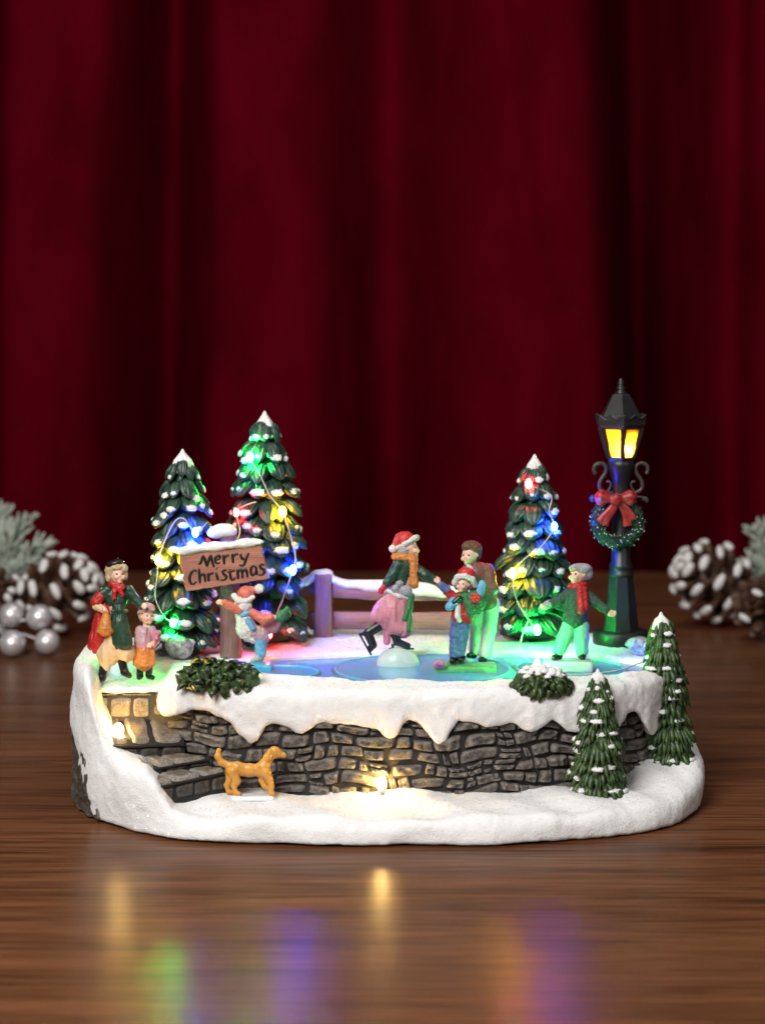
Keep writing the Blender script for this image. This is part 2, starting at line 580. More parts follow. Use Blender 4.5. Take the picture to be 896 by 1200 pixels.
M['brown'] = paint('brown_jacket', (0.20, 0.085, 0.055), 0.42, 0.4, 3, 0.15)
M['trouser'] = paint('pale_trousers', (0.62, 0.62, 0.60), 0.5, 0.15, 3, 0.1)
M['mint'] = paint('mint_trousers', (0.20, 0.62, 0.40), 0.4, 0.2, 3, 0.1)
M['hair'] = paint('blond_hair', (0.58, 0.44, 0.27), 0.45, 0.35, 8, 0.5, 22)
M['greyhair'] = paint('grey_hair', (0.42, 0.42, 0.42), 0.45, 0.4, 8, 0.5, 22)
M['brownhair'] = paint('brown_hair', (0.16, 0.065, 0.03), 0.42, 0.4, 8, 0.5, 22)
M['greyfelt'] = paint('grey_felt', (0.36, 0.37, 0.40), 0.55, 0.3, 6, 0.4, 20)
M['dog'] = paint('tan_dog', (0.66, 0.31, 0.055), 0.38, 0.18, 3, 0.06, 10)
M['clear'] = paint('milky_clear_plastic', (0.76, 0.77, 0.78), 0.15, 0.06, bump=0)
M['aqua'] = paint('aqua_plinth', (0.08, 0.42, 0.62), 0.3, 0.2, 4, 0.1)
M['paleplinth'] = paint('pale_plinth', (0.52, 0.66, 0.60), 0.3, 0.12, 4, 0.1)
M['greenplinth'] = paint('green_plinth', (0.12, 0.46, 0.16), 0.35, 0.3, 4, 0.2)
M['silver'] = paint('silver_berry', (0.74, 0.74, 0.75), 0.34, 0.12, 3, 0.12, 20, metal=0.55)
M['cone'] = paint('pine_cone_brown', (0.11, 0.052, 0.03), 0.55, 0.5, 3, 0.3)
M['frost'] = paint('frost_white', (0.76, 0.74, 0.72), 0.6, 0.15, 5, 0.4, 16)
M['needle'] = paint('frosted_needle', (0.52, 0.56, 0.50), 0.6, 0.5, 1.6, 0.2, 10, (0.22, 0.29, 0.22))
M['twig'] = paint('twig_brown', (0.12, 0.06, 0.035), 0.6)
M['bluegem'] = paint('blue_ball', (0.03, 0.03, 0.16), 0.15, 0.1, bump=0)

LED = {'blue': (0.006, 0.035, 1.0), 'green': (0.006, 1.0, 0.09), 'yellow': (1.0, 0.44, 0.012), 'red': (1.0, 0.012, 0.015), 'warm': (1.0, 0.60, 0.17)}
LEDK = {'blue': 1350, 'green': 1000, 'yellow': 520, 'red': 700, 'warm': 270}
for c in LED:
    M['led_' + c] = glow('led_' + c, LED[c], LEDK[c], 1.3)
# ------------------------------------------------------------------ the setting: table top and curtain
tb = MB()
x0, x1, y0, y1 = -110, 110, 28 - D0, 155 - D0
tb.prism([(x0, y0, -3), (x1, y0, -3), (x1, y1, -3), (x0, y1, -3)], [(x0, y0, 0), (x1, y0, 0), (x1, y1, 0), (x0, y1, 0)])
tag(tb.build('table_top', M['table'], smooth=False), 'dark walnut table top with fine straight grain', kind='structure')

def velvet():
    m, nt, b = newmat('red_velvet')
    tc = N(nt, 'ShaderNodeTexCoord')
    mp = N(nt, 'ShaderNodeMapping')
    mp.inputs['Scale'].default_value = (0.16, 0.16, 0.07)
    nt.links.new(tc.outputs['Object'], mp.inputs['Vector'])
    n1 = N(nt, 'ShaderNodeTexNoise', Scale=1.0, Detail=5.0, Roughness=0.6, Distortion=0.4)
    nt.links.new(mp.outputs[0], n1.inputs['Vector'])
    rp = N(nt, 'ShaderNodeValToRGB')
    e = rp.color_ramp.elements
    e[0].position, e[0].color = 0.3, (0.060, 0.0004, 0.0040, 1)
    e[1].position, e[1].color = 0.72, (0.112, 0.0009, 0.0083, 1)  # lighter patches: velvet sheen put into the colour
    nt.links.new(n1.outputs[0], rp.inputs[0])
    nt.links.new(rp.outputs[0], b.inputs['Base Color'])
    b.inputs['Roughness'].default_value = 0.9
    b.inputs['Specular IOR Level'].default_value = 0.0
    b.inputs['Sheen Weight'].default_value = 0.03
    b.inputs['Sheen Roughness'].default_value = 0.4
    b.inputs['Sheen Tint'].default_value = (0.8, 0.03, 0.09, 1)
    n2 = N(nt, 'ShaderNodeTexNoise', Scale=6.0, Detail=3.0)
    nt.links.new(tc.outputs['Object'], n2.inputs['Vector'])
    bp = N(nt, 'ShaderNodeBump', Strength=0.15, Distance=0.2)
    nt.links.new(n2.outputs[0], bp.inputs['Height'])
    nt.links.new(bp.outputs[0], b.inputs['Normal'])
    return m

M['velvet'] = velvet()
# hanging folds: broad soft rolls parted by deep narrow valleys; (photo column, depth, half width in cm, lean)
folds = [(182, 14.0, 2.8, 0.003), (457, 9.0, 3.6, 0.0), (783, 22.0, 3.5, -0.002), (905, 6.0, 3.0, 0.0), (-40, 8, 2.2, 0), (-330, 8, 2.2, 0), (1060, 8, 2.2, 0), (1330, 12, 3.2, 0), (1590, 14, 3.4, 0), (1900, 12, 3.2, 0), (-640, 13, 3.3, 0), (-930, 12, 3.2, 0),
         (50, 0.8, 3.4, 0.01), (290, 0.6, 3.6, 0.012), (530, 0.5, 3.4, -0.008), (640, 0.5, 3.6, 0.008), (835, 0.6, 2.6, 0.0)]
nx, nz = 660, 60
gx = np.linspace(-108, 108, nx)
gz = np.linspace(-14, 62, nz)
X, Z = np.meshgrid(gx, gz, indexing='ij')
Y = np.zeros_like(X)
for px, dep, wd, lean in folds:
    xc = (px - 448) * 160 / FPX + lean * (Z - 20) * 6
    w = wd * (1 + 0.12 * np.sin(Z * 0.09 + px))
    Y += dep * np.exp(-np.abs((X - xc) / w) ** 2.1)
pts = np.stack([X.ravel(), Y.ravel(), Z.ravel()], 1)
Y = Y + 0.4 * noise3(pts * np.array([1, 1, 0.25]), 0.10, 3).reshape(X.shape) + 0.10 * noise3(pts * np.array([1, 1, 0.4]), 0.32, 4).reshape(X.shape)
Y = Y + (157.5 - D0) + 0.5
fr = np.stack([X.ravel(), Y.ravel(), Z.ravel()], 1)
bk = fr + np.array([0, 0.35, 0])
fs = []
for i in range(nx - 1):
    for j in range(nz - 1):
        a = i * nz + j
        fs.append((a, a + nz, a + nz + 1, a + 1))
        o = nx * nz
        fs.append((o + a, o + a + 1, o + a + nz + 1, o + a + nz))
for j in range(nz - 1):
    for i in (0, nx - 1):
        a = i * nz + j
        fs.append((a, a + 1, nx * nz + a + 1, nx * nz + a))
for i in range(nx - 1):
    for j in (0, nz - 1):
        a = i * nz + j
        fs.append((a, a + nz, nx * nz + a + nz, nx * nz + a))
tag(mesh_obj('curtain', np.vstack([fr, bk]), fs, M['velvet']), 'dark red velvet curtain hanging in deep folds behind the table', kind='structure')

# ------------------------------------------------------------------ the snowy stand with the ice rink on it
CY = 1.5
def superell(X, Y, a, bf, bb, n):
    y = Y - CY
    b = np.where(y < 0, bf, bb)
    g = (np.abs(X / a) ** n + np.abs(y / b) ** n) ** (1 / n)
    r = np.sqrt(X * X + y * y)
    return (g - 1) * r / np.maximum(g, 1e-3)

def sstep(a, b, x):
    t = np.clip((x - a) / (b - a), 0, 1)
    return t * t * (3 - 2 * t)

stand = empty('rink_stand', (0, CY, 0), 'snow-covered oval stand with a stone wall, steps and a frozen rink on top', 'stand')
plate = MB()
ang = np.linspace(0, 2 * math.pi, 97)[:-1]
def outline(a, bf, bb, n, z, x=0):
    out = []
    for w in ang:
        c, s = math.cos(w), math.sin(w)
        b = bf if s < 0 else bb
        r = (abs(c / a) ** n + abs(s / b) ** n) ** (-1 / n)
        out.append((x + r * c, CY + r * s, z))
    return out
plate.prism(outline(12.1, 9.1, 8.7, 2.65, 0.0), outline(12.1, 9.1, 8.7, 2.65, 0.3))
plate.build('base_plate', M['black'], stand, smooth=False)

# snow apron and the high bank on the left
h = 0.085
lo = np.array([-13.5, -8.9, -0.25]); hi = np.array([13.6, 11.6, 6.4])
n = ((hi - lo) / h).astype(int)
X, Y, Z = np.meshgrid(*[(lo[i] + h * np.arange(n[i])).astype(np.float32) for i in range(3)], indexing='ij', sparse=True)
bank = [(-13.2, 5.55), (-11.35, 5.52), (-11.15, 5.2), (-10.85, 4.2), (-10.55, 3.4), (-10.2, 2.92), (-9.8, 2.66), (-9.2, 2.45), (-8.75, 2.3), (-8.4, 2.0), (-8.05, 1.5), (-7.7, 1.1), (-7.0, 1.0), (14, 1.0)]
hx = np.interp(X, [b[0] for b in bank], [b[1] for b in bank])
hf = hx + 0.95 * sstep(-3.8, 1.5, Y) * sstep(-6, 4, X) + 0.12 * sstep(-6.5, -4.0, Y)
hf = hf + 0.10 * np.sin(X * 0.9 + 1) * np.sin(Y * 1.1) + 0.05 * np.sin(X * 2.3 + Y * 1.7)
hf = hf - 3.0 * sstep(4, 8, Y) * sstep(-9, -11, X)
taper = 0.10 * np.clip(Z - 0.5, 0, 9)
foot = superell(X, Y, 12.85, 9.5, 9.2, 2.65) + 0.42 * sstep(-7, -11, X)
rline = -11.15 - 0.36 * Z + 0.07 * np.sin(Z * 3.3) + 0.04 * np.sin(Z * 9 + 1)      # left of this line bare rock shows
do = foot + 0.10 * np.sin(X * 1.1) * np.cos(Z * 2.0) + taper * sstep(-9, -7, X) + 0.45 * sstep(rline + 0.12, rline - 0.12, X)
d = smax(do, (Z - hf) * 0.75, 0.5)
d = smax(d, 0.07 - Z, 0.15)
v, f = surface_nets(d, lo, h)
v = displace(v, f, [(0.05, 0.9), (0.022, 2.8), (0.014, 7.0)])
mesh_obj('snow_apron', v, f, M['snow'], stand)

# bare rock at the left end
rk = smax(smax(foot + 0.06, X + 10.5 + 0.3 * Z, 0.2), smax(Z - 3.15, 0.06 - Z, 0.1), 0.2)
rk = smax(rk, Y - 7.5, 0.2)
v, f = surface_nets(rk, lo, h)
v = displace(v, f, [(0.10, 1.4), (0.08, 3.5), (0.03, 9)])
v[:, 2] = np.maximum(v[:, 2], 0.05)
mesh_obj('bare_rock', v, f, M['stone'], stand)

# stone wall: black core, rough stones in uneven courses
WA, WF, WB, WN = 10.8, 5.55, 7.2, 2.6
core = MB()
core.prism(outline(WA, WF, WB, WN, 0.6), outline(WA, WF, WB, WN, 4.55))
wall = core.build('wall_core', M['mortar'], stand, smooth=False)
wpts = []
for w in np.linspace(math.pi * 1.06, math.pi * 2.14, 500):
    c, s = math.cos(w), math.sin(w)
    b = WF if s < 0 else WB
    r = (abs(c / WA) ** WN + abs(s / b) ** WN) ** (-1 / WN)
    wpts.append((r * c, CY + r * s))
wpts = np.array(wpts)
arc = np.concatenate([[0], np.cumsum(np.linalg.norm(np.diff(wpts, axis=0), axis=1))])
wt = np.gradient(wpts, axis=0)
wt /= np.linalg.norm(wt, axis=1)[:, None]
def wallpoint(s, z, out):
    s = np.clip(s + 0.10 * np.sin(z * 3.1 + s * 1.9), 0, arc[-1])
    x = np.interp(s, arc, wpts[:, 0]); y = np.interp(s, arc, wpts[:, 1])
    tx = np.interp(s, arc, wt[:, 0]); ty = np.interp(s, arc, wt[:, 1])
    l = np.hypot(tx, ty)
    z = z + 0.13 * np.sin(s * 0.83 + 0.6 * np.sin(z * 2.1)) + 0.07 * np.sin(s * 2.3 + z * 1.4)
    return np.stack([x + ty / l * out, y - tx / l * out, z], -1)

def pillow(mb, cs, H, place, nu=13, nv=10, m=0, corner=0.14):
    """a rounded stone over the quad cs in a flat (u, v) plane; place(u, v, height) -> points"""
    cs = np.array(cs, float)
    a, b = np.meshgrid(np.linspace(-1, 1, nu), np.linspace(-1, 1, nv), indexing='ij')
    x = a * np.sqrt(1 - corner * b * b); y = b * np.sqrt(1 - corner * a * a)
    u = (x + 1) / 2; w = (y + 1) / 2
    sd = rng.random() * 40
    P2 = (cs[0][None, None] * ((1 - u) * (1 - w))[..., None] + cs[1][None, None] * (u * (1 - w))[..., None] + cs[2][None, None] * (u * w)[..., None] + cs[3][None, None] * ((1 - u) * w)[..., None])
    nz_ = noise3(np.stack([P2[..., 0].ravel() + sd, P2[..., 1].ravel(), np.full(P2[..., 0].size, sd)], 1), 2.6).reshape(a.shape)
    n2_ = noise3(np.stack([P2[..., 0].ravel() + sd, P2[..., 1].ravel(), np.full(P2[..., 0].size, sd)], 1), 7.0, 2).reshape(a.shape)
    edge = (1 - np.abs(a) ** 9) * (1 - np.abs(b) ** 7)
    hh = H * edge * (1 + 0.45 * nz_ + 0.36 * n2_) - 0.05 * (edge < 1e-6)
    mx = np.maximum(np.abs(a), np.abs(b)) > 0.6
    du = 0.05 * nz_ * mx
    pts = place((P2[..., 0] + du).ravel(), (P2[..., 1] + 0.6 * du).ravel(), hh.ravel())
    fs = []
    for i in range(nu - 1):
        for j in range(nv - 1):
            q = i * nv + j
            fs.append((q, q + nv, q + nv + 1, q + 1))
    mb.add(pts, fs, m)

stones = MB()
z = 0.86
row = 0
while z < 4.5:
    rh = rng.uniform(0.36, 0.56)
    s = -0.4 + rng.random() * 0.4
    while s < arc[-1]:
        w = rng.choice([0.4, 0.65, 0.9, 1.1, 1.35]) * rng.uniform(0.85, 1.15)
        g = 0.034
        if np.interp(s, arc, wpts[:, 0]) < -9.1:
            s += w
            continue
        j = lambda q=0.05: rng.uniform(-q, q)
        split = 0.35 < w < 1.0 and rng.random() < 0.16
        zs = [(z, z + rh)] if not split else [(z, z + rh * 0.52), (z + rh * 0.52, z + rh)]
        for za, zb in zs:
            ja, jb = j(0.07), j(0.07)
            cs = [(s + g, za + g + ja * .5), (s + w - g, za + g + jb * .5), (s + w - g + j(0.06), zb - g + jb + j(.04)), (s + g + j(0.09), zb - g + ja + j(.04))]
            pillow(stones, cs, rng.uniform(0.11, 0.25), lambda u, v_, h_: wallpoint(np.clip(u, 0, arc[-1]), v_, h_))
        s += w
    z += rh
stones.build('wall_stones', M['stone'], stand)

# steps
def quadplace(p):
    p = np.array(p, float)            # corners 00, 10, 11, 01 in space
    nrm = np.cross(p[1] - p[0], p[3] - p[0]); nrm /= np.linalg.norm(nrm)
    def place(u, v, h_):
        return (p[0][None] * ((1 - u) * (1 - v))[:, None] + p[1][None] * (u * (1 - v))[:, None] + p[2][None] * (u * v)[:, None] + p[3][None] * ((1 - u) * v)[:, None]) + nrm[None] * h_[:, None]
    return place
def cover(mb, p, nu, nv, H, shift=0.0):
    pl = quadplace(p)
    p = np.array(p, float)
    Lu, Lv = np.linalg.norm(p[1] - p[0]), np.linalg.norm(p[3] - p[0])
    vs = [i / nv for i in range(nv + 1)]
    for r in range(nv):
        us = [0] + sorted((i + shift * ((r % 2) - .5) + rng.uniform(-.16, .16)) / nu for i in range(1, nu)) + [1]
        for i in range(nu):
            gu, gv = 0.03 / Lu, 0.03 / Lv
            a_, b_ = us[i] + gu, us[i + 1] - gu
            c_, d_ = vs[r] + gv, vs[r + 1] - gv
            k = rng.uniform(-.05, .05)
            # the stone is worked out in cm, then laid on the quad
            pillow(mb, [(a_ * Lu, c_ * Lv), ((b_ + k / nu) * Lu, c_ * Lv), (b_ * Lu, d_ * Lv), ((a_ - k / nu) * Lu, d_ * Lv)], H * rng.uniform(.75, 1.2), lambda u, v_, h_: pl(u / Lu, v_ / Lv, h_), 11, 9, 0, 0.18)

landing_z = 4.7
land = [W(100, 806, 79.75), W(232, 806, 79.75)]
tread = [(W(112, 838, 80.2), W(214, 838, 80.2), W(130, 873, 77.5), W(216, 870, 78.4)),
         (W(140, 888, 77.6), W(216, 884, 78.4), W(160, 903, 76.4), W(246, 887, 77.6)),
         (W(160, 911, 76.5), W(246, 898, 77.6), W(186, 920, 75.8), W(268, 902, 77.25))]
for k, (bl, br, fl, fr_) in enumerate(tread):
    mb = MB()
    bk_ = np.array([0, 0.16, 0])          # the riser stands back under the nosing of the tread
    up = [fl + bk_ + [0, 0, -.1], fr_ + bk_ + [0, 0, -.1], br + np.array([0.3, 1.5, -.1]), bl + np.array([-0.3, 1.0, -.1])]
    mb.prism([(p[0], p[1], 0.7) for p in up], up)
    dn = np.array([0, 0, -.13])
    sk = np.array([0, 0, -.06])
    mb.prism([fl + dn, fr_ + dn, br + dn, bl + dn], [fl + sk, fr_ + sk, br + sk, bl + sk])
    st = mb.build('step', M['mortar'], stand, smooth=False)
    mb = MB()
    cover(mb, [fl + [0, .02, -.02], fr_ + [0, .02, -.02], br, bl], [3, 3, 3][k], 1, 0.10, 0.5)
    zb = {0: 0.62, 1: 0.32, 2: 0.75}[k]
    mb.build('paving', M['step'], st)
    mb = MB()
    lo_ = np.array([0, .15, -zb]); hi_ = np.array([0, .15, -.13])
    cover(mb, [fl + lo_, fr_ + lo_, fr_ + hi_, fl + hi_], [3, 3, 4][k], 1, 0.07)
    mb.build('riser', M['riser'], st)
mb = MB()
a, b = land
mb.prism([(a[0], a[1], 3.0), (b[0], b[1], 3.0), (b[0], b[1] + 1.5, 3.0), (a[0], a[1] + 1.5, 3.0)], [(a[0], a[1], landing_z - .12), (b[0], b[1], landing_z - .12), (b[0], b[1] + 1.5, landing_z - .12), (a[0], a[1] + 1.5, landing_z - .12)])
st = mb.build('step', M['mortar'], stand, smooth=False)
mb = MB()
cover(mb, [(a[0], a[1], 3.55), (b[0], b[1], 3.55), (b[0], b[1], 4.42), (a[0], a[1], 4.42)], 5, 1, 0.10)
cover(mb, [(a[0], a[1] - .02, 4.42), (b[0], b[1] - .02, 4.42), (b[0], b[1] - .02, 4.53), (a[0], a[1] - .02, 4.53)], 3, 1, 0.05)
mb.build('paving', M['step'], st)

# snow cap: the snow round the rink with its dripping lower edge, hollowed for the ice
IX, IY, IA, IB, IZ = 2.35, 0.45, 8.35, 3.35, 5.0
h = 0.085
lo = np.array([-13.0, -6.2, 2.2]); hi = np.array([13.0, 10.6, 6.2])
n = ((hi - lo) / h).astype(int)
X, Y, Z = np.meshgrid(*[(lo[i] + h * np.arange(n[i])).astype(np.float32) for i in range(3)], indexing='ij', sparse=True)
edge = [(150, 842), (178, 840), (200, 839), (214, 836), (226, 832), (245, 834), (270, 846), (283, 862), (293, 873), (303, 868), (312, 852), (320, 848), (335, 852), (345, 859), (353, 861), (362, 856), (370, 849), (380, 846), (400, 848), (427, 853), (442, 857), (450, 864), (457, 867), (465, 863), (472, 849), (478, 844), (488, 846), (500, 858), (508, 871), (515, 875), (522, 871), (528, 856), (537, 844), (552, 846), (570, 852), (585, 850), (599, 847), (612, 856), (622, 859), (632, 854), (647, 843), (655, 848), (664, 857), (676, 859), (690, 852), (706, 850), (716, 855), (723, 858), (729, 845), (735, 835), (744, 834), (752, 846), (760, 862), (766, 863), (772, 850), (790, 845)]
ex, ez = [], []
for px, py in edge:
    Dw = 77.9
    for _ in range(5):
        x = (px - 448) * Dw / FPX
        g = max(1 - abs(x / 11.2) ** 3.0, 0.0)
        Dw = D0 + CY - 5.75 * g ** (1 / 3.0)
    p = W(px, py, Dw)
    ex.append(p[0]); ez.append(p[2])
zl = np.interp(X, ex, ez)
zl = np.where(Y > 1.5, 4.3, zl)
ztop = 5.22 - 0.55 * sstep(-8.2, -8.9, X) * sstep(1.2, 0.2, Y) - 0.16 * sstep(-2.6, -4.6, Y) * sstep(-9, -7, X)
ztop = ztop + 0.05 * np.sin(X * 1.3) * np.sin(Y * 1.7) + 0.12 * sstep(3.6, 5.5, Y)
# snow skin is thick at the top and thins towards the drips
do = superell(X, Y, 11.55, 6.05, 8.0, np.where(Y > CY, 4.0, 3.0)) + 0.10 * np.clip(4.9 - Z, 0, 3) + 0.05 * np.sin(X * 2.1 + Z)
d = smax(do, (Z - ztop) * 0.9, 0.6)
d = smax(d, (zl - Z) * 0.62, 0.28)
# landing on the left
ld = np.maximum(np.maximum(np.abs(X + 9.9) - 1.6, np.abs(Y - 1.0) - 3.33), np.abs(Z - 4.66) - 0.11)
# stairwell
well = np.maximum(np.maximum(-13.0 - X, X + 8.72), Y + 1.35)
d = smax(d, -well, 0.55)
d = smin(d, ld, 0.12)
ice = np.sqrt(((X - IX) / IA) ** 2 + ((Y - IY) / IB) ** 2)
ri = np.sqrt((X - IX) ** 2 + (Y - IY) ** 2)
di = (ice - 1) * ri / np.maximum(ice, 1e-3)
bas = np.maximum(di + 0.08 * np.sin(X * 1.9) , (4.9 - Z))
d = smax(d, -bas, 0.3)
v, f = surface_nets(d, lo, h)
v = displace(v, f, [(0.05, 1.3), (0.035, 3.4), (0.016, 8.0)])
mesh_obj('snow_cap', v, f, M['snow'], stand)

# ice and the turning discs
mb = MB()
mb.lathe([(1.0, 4.7), (1.0, 4.985)], (0, 0, 0), 72)
vv = mb.v[0]
vv[:, 0] = IX + vv[:, 0] * (IA + .25); vv[:, 1] = IY + vv[:, 1] * (IB + .25)
mb.build('ice', M['ice'], stand, smooth=False)
for (px, py, r) in ((495, 784, 3.6), (328, 788, 1.6), (668, 783, 2.25)):
    c = W(px, py, (CH - 5.03) * FPX / (py - HY))
    mb = MB()
    mb.lathe([(r + .05, 4.9), (r + .05, 4.992), (r, 4.995)], (c[0], c[1], 0), 72)
    g = mb.build('disc_gap', M['gap'], stand)
    mb = MB()
    mb.lathe([(r - .03, 4.9), (r - .02, 5.01), (r - .07, 5.035), (0.01, 5.035)], (c[0], c[1], 0), 72)
    mb.lathe([(r - .14, 5.03), (r - .12, 5.075), (r - .06, 5.075), (r - .03, 5.03)], (c[0], c[1], 0), 72, 1, caps=False)
    mb.build('turning_disc', [M['disc'], M['aqua']], stand, smooth=False)
GZ = 5.22
# ------------------------------------------------------------------ fir trees
def lobe(mb, snow, c0, ang, r0, r1, z0, drop, wid, thick, dab, m=0, ridges=8, rise=0.0, amp=0.27, point=False):
    """one drooping bough: a grooved teardrop from the trunk outwards, with a dab of snow on its tip"""
    nu, nv = 9, (36 if ridges > 9 else 20)
    er = np.array([math.cos(ang), math.sin(ang), 0]); et = np.array([-math.sin(ang), math.cos(ang), 0])
    vs, fs = [], []
    ph = rng.random() * 6
    for i in range(nu + 1):
        u = i / nu
        c = c0 + er * (r0 + (r1 - r0) * u) + np.array([0, 0, z0 + rise * math.sin(math.pi * u) - drop * u ** 1.7])
        sl = np.array([er[0] * (r1 - r0), er[1] * (r1 - r0), -drop * 1.7 * u ** 0.7 + rise * math.pi * math.cos(math.pi * u)])
        sl /= np.linalg.norm(sl)
        nn = np.cross(sl, et)
        nn = nn if nn[2] > 0 else -nn
        w = wid * (0.35 + 0.65 * math.sin(math.pi * min(u * 0.62 + 0.08, 1)) ** 0.8) * (1 if u < 0.72 else math.sqrt(max(1 - ((u - 0.72) / 0.285) ** 2, 0.0)))
        if point:
            w = wid * (0.4 + 0.6 * math.sin(math.pi * min(u * 0.8 + 0.1, 1))) * max(1 - u ** 3, 0.0) ** .6
        t = thick * (w / wid)
        for j in range(nv):
            th = 2 * math.pi * j / nv
            q = 1 + amp * math.cos(ridges * th + ph) * min(1, u * 2)
            vs.append(c + et * (w * q * math.cos(th)) + nn * (t * q * math.sin(th)) + sl * (0.10 * wid * math.cos(ridges * th + ph) * u ** 3))
    for i in range(nu):
        for j in range(nv):
            j2 = (j + 1) % nv
            fs.append((i * nv + j, i * nv + j2, (i + 1) * nv + j2, (i + 1) * nv + j))
    mb.add(vs, fs, m)
    if dab and snow is not None:
        u = 0.84 if point else 0.87
        c = c0 + er * (r0 + (r1 - r0) * u) + np.array([0, 0, z0 + rise * math.sin(math.pi * u) - drop * u ** 1.7])
        sl = np.array([er[0] * (r1 - r0), er[1] * (r1 - r0), -drop * 1.7 * u ** 0.7]); sl /= np.linalg.norm(sl)
        nn = np.cross(sl, et); nn = nn if nn[2] > 0 else -nn
        a, b, c_ = dab
        snow.blob(c + nn * thick * (0.55 if point else 0.34) + sl * 0.02, [sl * a, et * b, nn * c_], 9, 6, 0, 0.14)

def fir(name, label, group, apex, base, widths, D, ntier, nlobe, mats, wide=1.0, dabs=(0.75, 1.0), style='smooth', lean=0.0):
    """apex, base: photo pixels; widths: (row, half width in px)"""
    s = D / FPX
    ap, bs = W(*apex, D), W(*base, D)
    root = empty(name, bs, label, 'tree', group)
    tr = MB()
    Hh = ap[2] - bs[2]
    tr.tube([bs + [0, 0, -0.35], bs + [0, 0, Hh * 0.5]], [0.22, 0.12], 10)
    tr.build('trunk', M['bark'], root)
    cr, sn = MB(), MB()
    rows = [r for r, w in widths]; hw = [w for r, w in widths]
    def rad(py): return np.interp(py, rows, hw) * s
    # inner body
    prof = []
    for t in np.linspace(0.02, 1, 14):
        py = base[1] + (apex[1] - base[1]) * t
        prof.append((max(rad(py) * (0.52 if t < .93 else 0.4), 0.02), Hh * t - (0.0 if t > .1 else 0.05)))
    cmb = MB()
    cmb.lathe(prof, (0, 0, 0), 20)
    vv = cmb.v[0]
    vv[:, 0] += bs[0] + (ap[0] - bs[0]) * vv[:, 2] / Hh
    vv[:, 1] += bs[1]; vv[:, 2] += bs[2]
    cr.add(vv, cmb.f, 0)
    for k in range(ntier):
        t = (k + 0.35) / (ntier + (0.75 if style == 'smooth' else 1.1))
        t = t ** 0.92
        py = base[1] + (apex[1] - base[1]) * t
        step = Hh / ntier
        R = rad(py)
        nl = max(5, int(round(nlobe * (0.55 + 0.45 * R / (max(hw) * s)))))
        off = rng.random() * 6
        for i in range(nl):
            a = off + 2 * math.pi * i / nl + rng.uniform(-.2, .2)
            rr = R * rng.uniform(0.84, 1.14) * wide
            c0 = bs + (ap - bs) * np.array([t, t, 0]); c0[2] = bs[2]
            wd = min(2.0 * math.pi * R / nl * 0.54, 0.62)
            z0 = Hh * t + step * (0.55 + rng.uniform(-.2, .2))
            dab = None
            if rng.random() < dabs[0]:
                if style == 'smooth':
                    q = rng.uniform(.55, 1.15) * dabs[1]
                    dab = (0.17 * q, wd * 0.70 * q, wd * .34)
                else:
                    q = rng.uniform(.7, 1.3) * dabs[1]
                    dab = (0.09 * q, wd * 0.66 * q, 0.08 * q)
            if style == 'smooth':
                lobe(cr, sn, c0, a, R * 0.22, rr * 1.05, z0, step * rng.uniform(.42, .74) + 0.05 * R, wd * rng.uniform(.78, 1.05), wd * 0.42, dab, 0, 11, step * 0.24, 0.2)
            else:
                er = np.array([math.cos(a), math.sin(a), 0]); et = np.array([-math.sin(a), math.cos(a), 0])
                for b_ in range(8):          # a bough is a drooping fan of needle tufts
                    w_ = ((b_ % 5) - 2) / 2 + rng.uniform(-.2, .2)
                    ln = rng.uniform(.82, 1.12) * (1 - .16 * w_ * w_) * (1 if b_ < 5 else .8)
                    up_ = 0.0 if b_ < 5 else step * .16
                    p_ = []
                    for u in (0, .3, .6, .85, 1.05):
                        p_.append(c0 + er * (R * .3 + (rr * 1.1 - R * .3) * u * ln) + et * w_ * wd * (.35 + .75 * u) + np.array([0, 0, z0 + up_ + step * (.12 + .25 * math.sin(math.pi * u)) - (step * .95 + .12 * R) * u ** 1.6 * ln]))
                    cr.tube(p_, [wd * q for q in (.24, .33, .34, .26, .04)], 7)
                if dab:
                    u = .84
                    q_ = c0 + er * (R * .3 + (rr * 1.1 - R * .3) * u) + np.array([0, 0, z0 + step * (.12 + .25 * math.sin(math.pi * u)) - (step * .95 + .12 * R) * u ** 1.6 + .07])
                    sn.blob(q_, [er * .11 + [0, 0, -.05], et * dab[1], np.array([er[0] * .03, er[1] * .03, .075])], 10, 6, 0, .22)
    cr.build('crown', mats[0], root, disp=[(0.03, 3.0), (0.015, 9)])
    # snowy top
    top = MB()
    nl = 6
    for i in range(nl):
        a = 2 * math.pi * i / nl + .3
        er = np.array([math.cos(a), math.sin(a), 0])
        rr = rad(apex[1] + 0.10 * (base[1] - apex[1])) * 0.72
        top.tube([ap + [0, 0, 0.0], ap + er * rr * .5 - [0, 0, Hh * .045], ap + er * rr * 1.12 - [0, 0, Hh * (.085 + .025 * rng.random())]], [0.09, 0.19, 0.11], 8)
    top.tube([ap - [0, 0, Hh * .08], ap - [0, 0, Hh * .03], ap + [0, 0, .06], ap + [0, 0, .16]], [.17, .14, .085, .02], 9)
    if style == 'smooth' or True:
        sn.v += top.v
        off = sn.n
        sn.f += [[i + off for i in q] for q in top.f]; sn.m += top.m; sn.n += top.n
    sn.build('snow', mats[1], root, disp=[(0.025, 3.5), (0.012, 10)])
    return root

